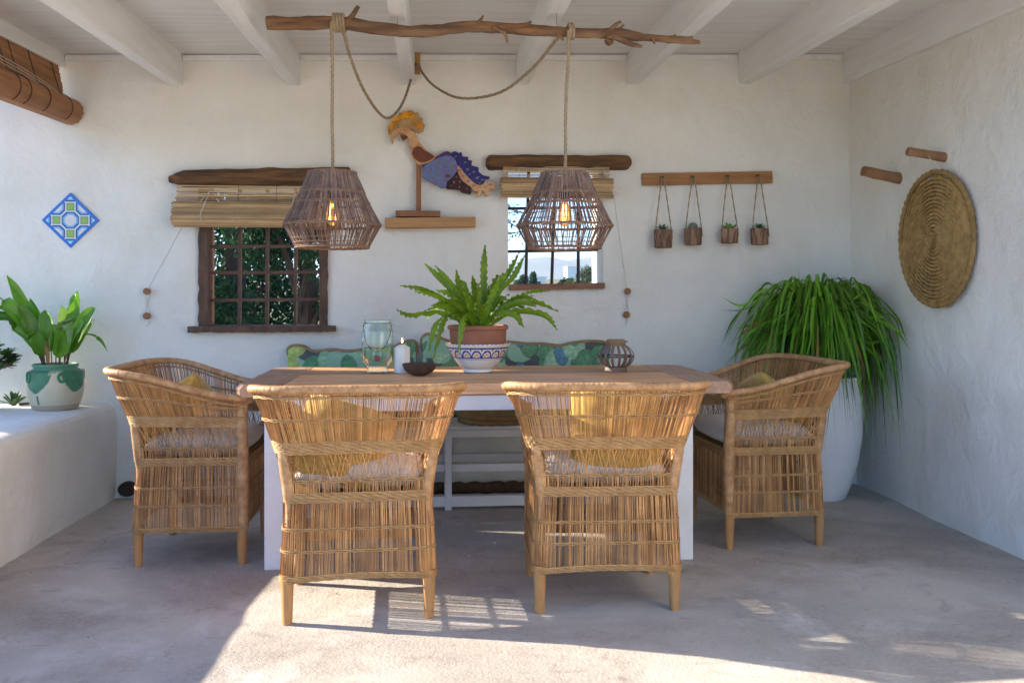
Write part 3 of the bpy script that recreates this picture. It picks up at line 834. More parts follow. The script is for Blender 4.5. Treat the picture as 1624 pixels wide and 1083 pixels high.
def coil(r0, r1, turns, rad, axis_map, seg=80, seed=0, flat=1.0):
    mb = MB(); n = int(turns * seg); pts, rr = [], []
    for i in range(n + 1):
        t = i / n; a = 2 * math.pi * turns * t; r = r0 + (r1 - r0) * t
        e = 0.0016 * math.sin(i * 1.9 + seed) + 0.004 * noise.noise(Vector((math.cos(a), math.sin(a), r * 6 + seed)))
        pts.append(axis_map((r + e) * math.cos(a), (r + e) * math.sin(a), 0.0025 * math.cos(i * 1.9 + seed)))
        rr.append(rad * (1 + 0.16 * math.sin(i * 2.09) + 0.06 * math.sin(i * 0.31)))
    mb.tube(pts, rr, 7, flat=flat, up=None)
    return mb
for k, (x, lab) in enumerate(((0.0, ''), (0.36, ''))):
    t = thing('woven_pad', ['round woven seagrass pad at the left on the white bench', 'round woven seagrass pad on the white bench, showing between the front chairs'][k], 'seat pad', ([-0.19, 0.30][k], 4.83, 0.439), group='woven pads on the white bench')
    for z in (0.016, 0.04):
        coil(0.015, 0.19, 7, 0.0148, lambda a, b, c, z=z: (a, b, z + c), 60, k).build('coil_layer', M['pad'], t, smooth=60, recalc=False)

FLORA = [lin(150, 188, 150), lin(165, 202, 165), lin(98, 152, 114), lin(178, 196, 112), lin(100, 145, 165), lin(196, 196, 150), lin(104, 152, 114)]
def flora(x, z):
    """printed cactus leaves and flowers: overlapping ovals on a dark ground"""
    col = lin(88, 92, 92) if noise.noise(Vector((x * 5, z * 5, 3))) < -0.1 else lin(142, 178, 152)
    for gx in range(int(x / 0.105) - 2, int(x / 0.105) + 3):
        for gz in range(int(z / 0.11) - 2, int(z / 0.11) + 3):
            h = math.sin(gx * 127.1 + gz * 311.7) * 43758.5453; h -= math.floor(h)
            h2 = math.sin(gx * 269.5 + gz * 183.3) * 43758.5453; h2 -= math.floor(h2)
            h3 = math.sin(gx * 17.3 + gz * 71.9) * 9758.31; h3 -= math.floor(h3)
            cx, cz = (gx + h * 0.9) * 0.105, (gz + h2 * 0.9) * 0.11
            an = h3 * 3.1; dx, dz = x - cx, z - cz
            u = dx * math.cos(an) + dz * math.sin(an); v = -dx * math.sin(an) + dz * math.cos(an)
            s = 0.05 + 0.034 * h2
            d = (u / s) ** 2 + (v / (s * 0.62)) ** 2
            if h3 > 0.88:
                if (dx * dx + dz * dz) < 0.0007: col = lin(196, 84, 88) if h > 0.5 else lin(150, 92, 150)
            elif d < 1:
                c = FLORA[int(h * 6.99)]; sh = 0.82 + 0.3 * noise.noise(Vector((u * 60, v * 60, h * 9))) + 0.12 * (d < 0.25)
                col = tuple(k * sh for k in c)
            elif d < 1.14 and h > 0.5: col = lin(70, 66, 66)
    return col
def floral_cushion(label, top, zb, y, tilt):
    t = thing('bench_cushion', label, 'cushion', (0, y, 0), group='floral cushions along the bench')
    tp = crom([(x, 0, z) for x, z in top], 8)
    n = len(tp); nv = 44
    mb = MB()
    ln = [0]
    for i in range(1, n): ln.append(ln[-1] + (tp[i] - tp[i - 1]).length)
    cx = sum(p.x for p in tp) / n
    def P(u, v):
        i = min(int(u * (n - 1)), n - 2); f = u * (n - 1) - i
        q = tp[i].lerp(tp[i + 1], f)
        z = zb + (q.z - zb) * v; x = q.x + (cx - q.x) * 0.03 * (1 - v)
        return x, z
    def fn(u, v):
        x, z = P(u, v)
        b = (1 - abs(2 * u - 1) ** 8) * (1 - abs(2 * v - 1) ** 6)
        return (x, -0.05 * max(0, b) ** 0.5 + 0.02 * (1 - v), z)
    mb.grid(300, 80, fn, col=lambda u, v: flora(*P(u, v)))
    mb.grid(30, 10, lambda u, v: (P(u, v)[0], 0.03, P(u, v)[1]), col=lambda u, v: lin(120, 150, 120))
    mb.build('fabric_panel', M['fabric'], t, smooth=60, recalc=False)
    mb = MB()
    x0, z0 = P(0, 0); x1, z1 = P(1, 0)
    path = [Vector((x0, 0, z0))] + [Vector((P(0, v / 8)[0], 0.0, P(0, v / 8)[1])) for v in range(1, 9)] + [Vector((p.x, 0, p.z)) for p in tp[1:-1]] + [Vector((P(1, 1 - v / 8)[0], 0.0, P(1, 1 - v / 8)[1])) for v in range(0, 9)]
    mb.tube(path, 0.0135, 8); mb.build('piping', M['piping'], t, smooth=60)
floral_cushion('scalloped floral bench cushion behind the glass jar and candle',
               [(-0.80, 0.74), (-0.828, 0.815), (-0.81, 0.842), (-0.75, 0.842), (-0.69, 0.812), (-0.60, 0.822), (-0.50, 0.812), (-0.40, 0.822), (-0.33, 0.812), (-0.24, 0.838), (-0.17, 0.868), (-0.128, 0.862), (-0.122, 0.82), (-0.15, 0.74)], 0.44, 5.0, 0)
floral_cushion('long scalloped floral bench cushion behind the fern bowl',
               [(-0.06, 0.76), (-0.088, 0.86), (-0.07, 0.902), (-0.02, 0.90), (0.06, 0.868), (0.2, 0.86), (0.36, 0.862), (0.5, 0.850), (0.60, 0.848), (0.69, 0.838), (0.76, 0.852), (0.86, 0.862), (0.955, 0.855), (0.975, 0.82), (0.95, 0.74)], 0.44, 5.0, 0)

# ------------------------------------------------------------------ things on the table
# glass jar with a wire handle
jar = thing('glass_jar', 'pale green ribbed glass jar with wire handle', 'jar', (-0.288, 4.272, TZ))
mb = MB()
outer = [(0.040, 0.002), (0.050, 0.004), (0.051, 0.022), (0.049, 0.028), (0.058, 0.042), (0.070, 0.056), (0.0735, 0.07)]
nr = 17
for k in range(nr):
    z = 0.074 + k * 0.0068
    outer += [(0.0738, z), (0.0748, z + 0.0034)]
outer += [(0.0725, 0.195), (0.067, 0.216), (0.062, 0.226), (0.061, 0.242), (0.063, 0.248), (0.062, 0.252)]
inner = [(0.058, 0.251), (0.0575, 0.228), (0.063, 0.214), (0.069, 0.194), (0.070, 0.08), (0.066, 0.06), (0.05, 0.045), (0.044, 0.032), (0.002, 0.030)]
mb.lathe(outer + inner, 48); mb.build('glass_body', M['glass'], jar, smooth=50)
mb = MB()
mb.tube([(0.0645 * math.cos(a * math.pi / 16), 0.0645 * math.sin(a * math.pi / 16), 0.236) for a in range(32)], 0.0013, 6, closed=True)
mb.tube([(0.066 * math.cos(a), -0.012 - 0.062 * math.sin(a) ** 0.7 * 1.0, 0.232 - 0.128 * math.sin(a)) for a in [math.pi * k / 30 for k in range(31)]], 0.0014, 6)
mb.build('wire_handle', M['iron_dark'], jar, smooth=60)
# candle
can = thing('pillar_candle', 'lit white pillar candle beside the glass jar', 'candle', (-0.170, 4.245, TZ))
mb = MB(); mb.lathe([(0.036, 0.0), (0.037, 0.004), (0.037, 0.116), (0.035, 0.121), (0.016, 0.132), (0.004, 0.133), (0.001, 0.132)], 32); mb.build('wax_body', M['wax'], can, smooth=50)
mb = MB(); mb.tube([(0, 0, 0.13), (0.001, 0, 0.143)], 0.0012, 5); mb.build('wick', M['thread'], can)
mb = MB(); mb.lathe([(0.0006, 0.140), (0.0038, 0.145), (0.0046, 0.150), (0.003, 0.158), (0.0006, 0.167)], 12); mb.build('flame', M['flame'], can, smooth=60)
# small dark bowl
mb = MB(); mb.lathe([(0.028, 0.0), (0.032, 0.003), (0.052, 0.012), (0.068, 0.027), (0.076, 0.044), (0.079, 0.053), (0.076, 0.056), (0.068, 0.050), (0.045, 0.026), (0.020, 0.014), (0.001, 0.012)], 40, wob=0.03)
tag(mb.build('carved_bowl', M['carved_bowl'], loc=(-0.084, 4.075, TZ), smooth=50), 'small dark carved wooden bowl before the candle', 'bowl')
# lantern of bent slats
lan = thing('slat_lantern', 'round rustic lantern of bent wooden slats at the right of the table', 'lantern', (0.856, 4.205, TZ))
mb = MB(); mb.lathe([(0.052, 0.0), (0.053, 0.003), (0.053, 0.024), (0.051, 0.027), (0.02, 0.028)], 36); mb.build('base', M['lantern'], lan, smooth=40)
mb = MB()
mb.lathe([(0.041, 0.128), (0.0445, 0.129), (0.046, 0.137), (0.045, 0.148), (0.043, 0.156), (0.038, 0.156), (0.037, 0.128)], 32)
for k in range(4): mb.tube([(0.0455 * math.cos(a * math.pi / 20), 0.0455 * math.sin(a * math.pi / 20), 0.130 + k * 0.0045) for a in range(40)], 0.0026, 5, closed=True)
mb.build('collar', M['piping'], lan, smooth=50)
for k in range(16):
    mb = MB(); a = 2 * math.pi * k / 16
    path = crom([(0.050, 0.022), (0.066, 0.030), (0.086, 0.055), (0.091, 0.075), (0.083, 0.098), (0.064, 0.118), (0.044, 0.132)], 4)if False else None
    pr = [(0.050, 0.022), (0.064, 0.030), (0.080, 0.047), (0.0895, 0.068), (0.0890, 0.084), (0.080, 0.102), (0.064, 0.119), (0.044, 0.133)]
    vs, fs = [], []
    for r, z in pr:
        for dw, dr in ((-0.0065, 0), (0.0065, 0), (0.0065, -0.003), (-0.0065, -0.003)):
            vs.append(((r + dr) * math.cos(a) - dw * math.sin(a), (r + dr) * math.sin(a) + dw * math.cos(a), z))
    for i in range(len(pr) - 1):
        for q in range(4): fs.append((i * 4 + q, i * 4 + (q + 1) % 4, i * 4 + 4 + (q + 1) % 4, i * 4 + 4 + q))
    mb.add(vs, fs); mb.build('slat', M['lantern'], lan, smooth=30)
mb = MB(); mb.tube([(0.084 * math.cos(a * math.pi / 20), 0.084 * math.sin(a * math.pi / 20), 0.076) for a in range(40)], 0.004, 5, closed=True); mb.build('hoop', M['iron_dark'], lan)
mb = MB(); mb.lathe([(0.022, 0.028), (0.022, 0.075), (0.004, 0.076)], 20); mb.build('candle_stub', M['wax'], lan, smooth=40)
mb = MB(); mb.tube([(0.042, -0.01, 0.146), (0.056, -0.012, 0.146)], 0.0035, 6); mb.build('hook', M['iron_dark'], lan)

# painted bowl with terracotta pot and fern
FX, FY = 0.192, 4.245
BLUE, WHITE, ORNG = lin(38, 52, 150), lin(232, 226, 218), lin(226, 160, 84)
bprof = [(0.060, 0.0), (0.071, 0.003), (0.072, 0.012), (0.068, 0.017)]
for k in range(60):
    t = k / 59; bprof.append((0.074 + 0.078 * (t ** 0.72), 0.020 + 0.108 * t))
bprof += [(0.158, 0.131), (0.1605, 0.135), (0.1595, 0.139), (0.155, 0.140), (0.149, 0.135), (0.130, 0.09), (0.09, 0.05), (0.02, 0.04)]
def bowl_col(a, z, r, j):
    if j > 66: return WHITE
    if 0.136 < z: return BLUE if math.sin(a * 46) > 0.2 else WHITE
    if 0.117 < z < 0.1235: return BLUE
    if 0.0725 < z < 0.0775: return BLUE
    if 0.066 < z < 0.0685: return BLUE
    if 0.0775 <= z <= 0.117:
        n = 17; s = (a * n / (2 * math.pi)) % 1.0 - 0.5
        v = (z - 0.0775) / 0.034; d = math.hypot(s * 2.0, v)
        if d < 0.30: return WHITE
        if d < 0.52: return ORNG
        if d < 0.74: return WHITE
        if d < 1.0: return BLUE
        if abs(s) > 0.44 and v > 0.85: return lin(96, 120, 70)
    return WHITE
bw = MB(); bw.lathe(bprof, 256, col=bowl_col)
tag(bw.build('painted_bowl', M['painted'], loc=(FX, FY, TZ), smooth=50, recalc=False), 'white ceramic bowl painted with blue and orange arches under the fern', 'bowl')
fern = thing('potted_fern', 'bright green crinkled fern in terracotta pot on the table', 'fern', (FX, FY, TZ))
mb = MB(); mb.lathe([(0.09, 0.045), (0.126, 0.118), (0.134, 0.15), (0.137, 0.198), (0.137, 0.203), (0.145, 0.207), (0.147, 0.214), (0.145, 0.222), (0.140, 0.226), (0.134, 0.225), (0.131, 0.205), (0.12, 0.19)], 48); mb.build('pot', M['terracotta'], fern, smooth=40)
mb = MB(); mb.lathe([(0.128, 0.200), (0.10, 0.206), (0.05, 0.211), (0.001, 0.212)], 32); mb.build('soil', M['soil'], fern, smooth=60)
def strap(mb, pts, width, side=None, wave=0.0, wl=0.03, fold=0.25, nacross=5, taper=(0.35, 0.0), seed=0, thick=0.0, twist=0.0):
    """ribbon leaf along a path: midrib, folded blade, wavy margins"""
    pts = crom(pts, 10)
    n = len(pts); vs, fs = [], []
    s = 0.0
    for i, p in enumerate(pts):
        t = i / (n - 1)
        tan = (pts[min(i + 1, n - 1)] - pts[max(i - 1, 0)]).normalized()
        sd = Vector(side) if side else Vector((tan.y, -tan.x, 0))
        if sd.length < 0.05: sd = Vector((1, 0, 0))
        sd = (sd - tan * sd.dot(tan)).normalized()
        nrm = sd.cross(tan).normalized()
        if twist:
            q = Matrix.Rotation(twist * t, 3, tan); sd = q @ sd; nrm = q @ nrm
        if i: s += (p - pts[i - 1]).length
        w = width * min(1, taper[0] + (1 - taper[0]) * ssm(0, 0.35, t)) * (1 - (1 - taper[1]) * ssm(0.72, 1.0, t) ** 1.3)
        for k in range(nacross):
            a = k / (nacross - 1) * 2 - 1
            wv = wave * a * a * math.sin(2 * math.pi * s / wl + seed + (1.4 if a > 0 else 0))
            ed = 1 + (0.16 * math.sin(2 * math.pi * s / wl * 1.0 + seed + (2 if a > 0 else 0)) * 1.5 if wave and abs(a) > 0.9 else 0)
            vs.append(p + sd * (a * w / 2 * ed) + nrm * (abs(a) * w * 0.5 * fold + wv))
    for i in range(n - 1):
        for k in range(nacross - 1):
            fs.append((i * nacross + k, i * nacross + k + 1, (i + 1) * nacross + k + 1, (i + 1) * nacross + k))
    mb.add(vs, fs)
# frond tips relative to the pot centre: x, depth, height, bend (how far the rise comes before the reach), width
fr = [(0.035, 0.02, 0.385, 0.2, 0.052), (0.21, 0.10, 0.355, 0.15, 0.05), (0.225, -0.02, 0.335, 0.15, 0.05), (-0.255, 0.04, 0.295, 0.3, 0.046),
      (-0.205, 0.12, 0.29, 0.25, 0.044), (-0.105, -0.03, 0.265, 0.2, 0.046), (-0.37, -0.05, 0.19, 0.55, 0.046), (-0.39, 0.05, 0.075, 0.9, 0.04),
      (-0.30, -0.10, 0.16, 0.5, 0.044), (-0.26, -0.14, 0.07, 0.6, 0.046), (-0.235, -0.17, -0.115, 1.0, 0.05), (-0.10, -0.215, -0.12, 1.0, 0.05),
      (-0.215, -0.12, -0.155, 1.0, 0.046), (0.39, 0.02, 0.065, 0.75, 0.05), (0.37, -0.10, -0.02, 0.9, 0.05), (0.36, 0.08, 0.165, 0.5, 0.05), (0.29, 0.15, 0.14, 0.4, 0.046),
      (0.19, -0.17, 0.0, 0.9, 0.046), (0.14, 0.13, 0.24, 0.2, 0.05), (0.10, -0.06, 0.22, 0.2, 0.05), (-0.02, 0.16, 0.24, 0.2, 0.05), (-0.14, 0.16, 0.18, 0.3, 0.05),
      (0.27, -0.12, 0.09, 0.6, 0.046), (-0.15, -0.16, 0.11, 0.5, 0.046), (0.05, -0.16, 0.10, 0.4, 0.044), (0.0, -0.05, 0.20, 0.1, 0.046), (0.24, 0.2, -0.02, 0.9, 0.046), (-0.25, 0.2, 0.02, 0.8, 0.046), (0.15, -0.02, 0.15, 0.3, 0.05), (-0.06, -0.12, 0.14, 0.3, 0.045)]
rnd = random.Random(11)
for k in range(20):
    a = rnd.uniform(0, 6.283); q = rnd.uniform(0.10, 0.30)
    fr.append((q * math.cos(a), q * math.sin(a) * 0.8, rnd.uniform(0.02, 0.26) * (1.2 - q * 2.4) + (0.05 if q < 0.2 else 0), rnd.uniform(0.2, 0.8), rnd.uniform(0.036, 0.05)))
for k, (dx, dy, dz, b, w) in enumerate(fr):
    a = math.atan2(dy, dx); r0 = 0.03
    base = Vector((r0 * math.cos(a), r0 * math.sin(a), 0.20))
    tip = Vector((dx, dy, 0.226 + dz))
    rise = max(0.06, dz * 0.6) + 0.10 * b
    m1 = base.lerp(tip, 0.30); m1.z = base.z + rise * 0.75
    m2 = base.lerp(tip, 0.66); m2.z = max(base.z + (tip.z - base.z) * 0.66 + 0.10 * b, base.z + 0.04 if math.hypot(dx, dy) * 0.66 < 0.15 else -9)
    if b > 0.85: m1 = base.lerp(tip, 0.38); m1.z = base.z + 0.085; m2 = base.lerp(tip, 0.80); m2.z = base.z + (0.05 if dz < -0.05 else 0.075)
    m2 += Vector((rnd.uniform(-1, 1), rnd.uniform(-1, 1), 0)) * 0.012
    hyp = math.sqrt(dx * dx + dy * dy + dz * dz); lat = abs(dx) / hyp
    sd = Vector((0.9 * (abs(dz) + abs(dy)) / hyp, -0.35 * lat, 0.75 * lat * (1 if k % 2 else 0.8)))
    mb = MB(); strap(mb, [base, m1, m2, tip], w * 0.64, side=sd, wave=0.0065, wl=rnd.uniform(0.022, 0.032), fold=0.38, seed=k, taper=(0.45, 0.25), twist=rnd.uniform(-0.5, 0.5))
    mb.build('frond', M['fern'], fern, smooth=60, recalc=False)

# ------------------------------------------------------------------ branch under the beams and pendant lamps
BR = [(-0.697, 3.691, 2.247, 0.0285), (-0.578, 3.681, 2.241, 0.0259), (-0.449, 3.67, 2.244, 0.0259), (-0.346, 3.662, 2.237, 0.0285), (-0.218, 3.651, 2.219, 0.0259), (-0.089, 3.64, 2.208, 0.0233), (0.014, 3.632, 2.216, 0.0233), (0.143, 3.621, 2.229, 0.0233), (0.272, 3.61, 2.224, 0.022), (0.401, 3.599, 2.213, 0.0207), (0.53, 3.588, 2.206, 0.0207), (0.658, 3.577, 2.2, 0.0207), (0.749, 3.57, 2.198, 0.0245), (0.839, 3.562, 2.185, 0.0155), (0.942, 3.554, 2.177, 0.0142), (1.006, 3.548, 2.172, 0.0155), (1.071, 3.543, 2.164, 0.0065)]
def gnarly(mb, pts, k=8, n=12, amp=0.005, seed=0):
    P = crom([p[:3] for p in pts], k); rr = []
    for i in range(len(P)):
        t = i / k; a = min(int(t), len(pts) - 2); f = t - a
        rr.append(pts[a][3] * (1 - f) + pts[a + 1][3] * f)
    vs, fs, m = [], [], len(P)
    for i, p in enumerate(P):
        tan = (P[min(i + 1, m - 1)] - P[max(i - 1, 0)]).normalized()
        up = Vector((0, 0, 1)) if abs(tan.z) < 0.9 else Vector((1, 0, 0))
        a1 = (up - tan * up.dot(tan)).normalized(); b1 = tan.cross(a1)
        for q in range(n):
            an = 2 * math.pi * q / n + 0.02 * i
            e = amp * (fbm(math.cos(an) * 1.2 + seed, math.sin(an) * 1.2, i * 0.16, 1.3)) * (rr[i] / 0.022) + 0.0012 * math.sin(q * 2.6 + i * 0.1)
            vs.append(p + (a1 * math.cos(an) + b1 * math.sin(an)) * (rr[i] + e))
    for i in range(m - 1):
        for q in range(n): fs.append((i * n + q, i * n + (q + 1) % n, (i + 1) * n + (q + 1) % n, (i + 1) * n + q))
    fs += [tuple(range(n)), tuple((m - 1) * n + q for q in range(n))]
    mb.add(vs, fs)
bo = thing('driftwood_branch', 'gnarled bare branch fixed under the ceiling beams carrying the lamps', 'branch', (0, 0, 0))
mb = MB(); gnarly(mb, BR); mb.build('limb', M['branch'], bo, smooth=60)
TW = [[(-0.375, 3.650, 2.238, .014), (-0.344, 3.642, 2.272, .011), (-0.322, 3.64, 2.306, .008)], [(0.15, 3.61, 2.232, .012), (0.173, 3.598, 2.25, .006), (0.186, 3.597, 2.268, .003)],
      [(0.25, 3.595, 2.225, .012), (0.347, 3.584, 2.228, .010), (0.380, 3.581, 2.243, .004)], [(0.225, 3.595, 2.22, .009), (0.270, 3.59, 2.196, .008), (0.282, 3.589, 2.157, .003)],
      [(0.70, 3.56, 2.205, .014), (0.719, 3.552, 2.226, .009), (0.744, 3.55, 2.243, .006)], [(0.725, 3.56, 2.205, .008), (0.757, 3.549, 2.232, .004)], [(0.70, 3.56, 2.192, .014), (0.783, 3.547, 2.153, .011), (0.831, 3.543, 2.141, .006)],
      [(0.70, 3.56, 2.185, .016), (0.694, 3.55, 2.160, .019), (0.688, 3.548, 2.15, .012)], [(0.873, 3.545, 2.178, .008), (0.882, 3.539, 2.153, .003)], [(0.957, 3.54, 2.176, .008), (0.966, 3.534, 2.191, .005)], [(0.485, 3.58, 2.198, .008), (0.511, 3.572, 2.168, .004)], [(1.0, 3.545, 2.175, .01), (1.04, 3.54, 2.183, .006)]]
for k, t in enumerate(TW):
    mb = MB(); gnarly(mb, t, 5, 8, 0.002, k); mb.build('twig', M['branch'], bo, smooth=60)
for x, y, z in ((-0.165, 3.655, 2.23), (0.487, 3.600, 2.22)):
    mb = MB(); mb.tube([(x, y, z - 0.01), (x, y, ceil_z(x, y) - 0.16)], 0.0014, 6); mb.build('fixing_wire', M['rope'], bo)

PROF = [(0.096, 0.000), (0.130, -0.082), (0.150, -0.125), (0.196, -0.213), (0.148, -0.303)]
def prof_at(t):
    k = t * (len(PROF) - 1); i = min(int(k), len(PROF) - 2); f = k - i
    return PROF[i][0] * (1 - f) + PROF[i + 1][0] * f, PROF[i][1] * (1 - f) + PROF[i + 1][1] * f
def pendant(name, label, top, cordtop, seed, rope_pts, nst, nlow):
    rnd = random.Random(seed)
    t = thing(name, label, 'pendant lamp', top, group='woven pendant lamps')
    T = Vector(top)
    def strand(mb, a0, a1, k0, k1, r):
        pts = []
        for i in range(k0, k1 + 1):
            f = (i - k0) / (k1 - k0); a = a0 + (a1 - a0) * f; rad, z = PROF[i]
            rad += rnd.uniform(-0.002, 0.002)
            pts.append((rad * math.cos(a), rad * math.sin(a), z + (rnd.uniform(-0.004, 0.004) if 0 < i < len(PROF) - 1 else 0)))
        mb.tube(pts, r, 4, cap=False)
    mb = MB()
    for i in range(nst):
        a = 2 * math.pi * (i + rnd.uniform(-0.3, 0.3)) / nst
        strand(mb, a, a + rnd.uniform(-0.05, 0.05), 0, 3, rnd.uniform(0.0016, 0.0030))
    for i in range(int(nst * 0.9)):                             # the top is wound twice
        a = rnd.uniform(0, 6.283); strand(mb, a, a + rnd.uniform(-0.06, 0.06), 0, 1, rnd.uniform(0.0014, 0.0026))
    mb.build('upper_twigs', M['shade'], t, kind='stuff', recalc=False)
    mb = MB()
    for i in range(nlow):
        a = 2 * math.pi * (i + rnd.uniform(-0.3, 0.3)) / nlow
        strand(mb, a, a + rnd.uniform(-0.08, 0.08), 3, 4, rnd.uniform(0.0014, 0.0026))
    mb.build('lower_twigs', M['shade'], t, kind='stuff', recalc=False)
    for k, (rad, z) in enumerate(PROF):
        mb = MB()
        for dz, dr in ((0.003, 0.002), (-0.003, 0.002), (0, -0.003)):
            mb.tube([((rad + dr + 0.001 * math.sin(a * 2.3)) * math.cos(2 * math.pi * a / 72), (rad + dr + 0.001 * math.sin(a * 2.3)) * math.sin(2 * math.pi * a / 72), z + dz + 0.001 * math.sin(a * 1.9)) for a in range(72)], 0.0024, 5, closed=True)
        mb.build('hoop', M['shade_twine'], t, smooth=60, recalc=False)
    for rr_, zz_ in ((0.112, -0.04), (0.172, -0.168), (0.183, -0.19), (0.166, -0.268), (0.158, -0.285)):
        mb = MB(); mb.tube([(rr_ * math.cos(2 * math.pi * a / 60), rr_ * math.sin(2 * math.pi * a / 60), zz_ + 0.0012 * math.sin(a * 2.1)) for a in range(60)], 0.0019, 4, closed=True)
        mb.build('twine_round', M['shade_twine'], t, recalc=False)
    for i in range(8):
        mb = MB(); a = 2 * math.pi * i / 8 + 0.2
        mb.tube([((r - 0.004) * math.cos(a), (r - 0.004) * math.sin(a), z) for r, z in (PROF[0], PROF[3], PROF[4])], 0.0032, 5); mb.build('rib', M['shade_twine'], t)
    mb = MB()
    for a in (0.3, 1.35, 2.4): mb.tube([(0.094 * math.cos(a), 0.094 * math.sin(a), 0), (-0.094 * math.cos(a), -0.094 * math.sin(a), 0)], 0.0018, 5)
    mb.build('spider', M['iron_dark'], t)
    mb = MB(); mb.lathe([(0.006, -0.045), (0.010, -0.055), (0.022, -0.068), (0.023, -0.082), (0.016, -0.086), (0.015, -0.104), (0.013, -0.106)], 20); mb.build('socket', M['black'], t, smooth=40)
    bz = -0.106
    mb = MB(); mb.lathe([(0.0125, bz), (0.014, bz - 0.012), (0.021, bz - 0.034), (0.027, bz - 0.062), (0.0275, bz - 0.074), (0.025, bz - 0.088), (0.017, bz - 0.102), (0.007, bz - 0.108), (0.001, bz - 0.109)], 24)
    b = mb.build('bulb', M['bulb'], t, smooth=60)
    mb = MB()
    for i in range(6):
        a = 2 * math.pi * i / 6
        mb.tube([(0.006 * math.cos(a), 0.006 * math.sin(a), bz - 0.02), (0.013 * math.cos(a + 0.2), 0.013 * math.sin(a + 0.2), bz - 0.086)], 0.0011, 5)
    mb.build('filament', M['filament'], b)
    ct = Vector(cordtop) - T
    mb = MB()
    def twisted(pts, r):
        P = crom(pts, 14)
        for ph in (0, 2.1, 4.2):
            q = []
            for i, p in enumerate(P):
                tan = (P[min(i + 1, len(P) - 1)] - P[max(i - 1, 0)]).normalized()
                u = tan.orthogonal() if abs(tan.y) < 0.9 else Vector((1, 0, 0)); ref = Vector((0, 1, 0))
                u = (ref - tan * ref.dot(tan)); u = u.normalized() if u.length > 0.05 else Vector((1, 0, 0)); v = tan.cross(u)
                a = i * 0.9 + ph; q.append(p + (u * math.cos(a) + v * math.sin(a)) * r * 0.5)
            mb.tube(q, r * 0.62, 6)
    drop = [Vector((0, 0, -0.046)).lerp(ct, k / 5) + Vector((0.0015 * math.sin(k * 2), 0, 0)) for k in range(6)]
    drop[-1].y += -0.03; drop[-2].y += -0.02
    twisted(drop, 0.0068)
    mb.build('jute_cord', M['rope'], t, smooth=60, recalc=False)
    mb = MB()
    turns = 4 if seed == 1 else 2
    rad = 0.0335 if seed == 1 else 0.028
    lp = [Vector((ct.x + 0.002 + 0.0125 * a / 20, ct.y + rad * math.cos(2 * math.pi * a / 20), ct.z + 0.004 + rad * math.sin(2 * math.pi * a / 20))) for a in range(20 * turns + 1)]
    mb.tube(lp, 0.0068, 7); mb.build('knot', M['rope'], t, smooth=60)
    mb = MB(); twisted([Vector(p) - T for p in rope_pts], 0.0068); mb.build('slack_cord', M['rope'], t, smooth=60, recalc=False)
    return t
pendant('pendant_lamp', 'dense woven twig pendant lamp hanging before the dark wooden window', (-0.431, 3.669, 1.629), (-0.431, 3.669, 2.242), 1,
        [(-0.395, 3.66, 2.214), (-0.387, 3.72, 2.205), (-0.377, 3.845, 2.156), (-0.34, 4.043, 2.067), (-0.286, 4.289, 2.01), (-0.239, 4.436, 2.013), (-0.187, 4.682, 2.136), (-0.148, 4.93, 2.33), (-0.135, 5.03, 2.434)], 215, 120)
pendant('pendant_lamp', 'open woven twig pendant lamp hanging before the barred bright window', (0.518, 3.589, 1.626), (0.530, 3.588, 2.206), 2,
        [(-0.108, 5.026, 2.434), (-0.085, 4.96, 2.37), (-0.015, 4.768, 2.25), (0.113, 4.456, 2.122), (0.279, 4.091, 2.067), (0.404, 3.88, 2.119), (0.50, 3.62, 2.197), (0.525, 3.60, 2.208)], 130, 92)
hb = thing('hook_block', 'small wooden block at the top of the back wall holding the cords', 'block', (-0.122, WY, 2.45))
mb = MB(); mb.box((0, -0.022, 0), (0.042, 0.044, 0.115)); mb.build('block', M['shelf_wood'], hb, bevel=0.003)
mb = MB(); mb.tube([(-0.002, -0.04, -0.015), (-0.002, -0.062, -0.02), (-0.002, -0.066, -0.008)], 0.004, 6); mb.build('hook', M['iron_dark'], hb)

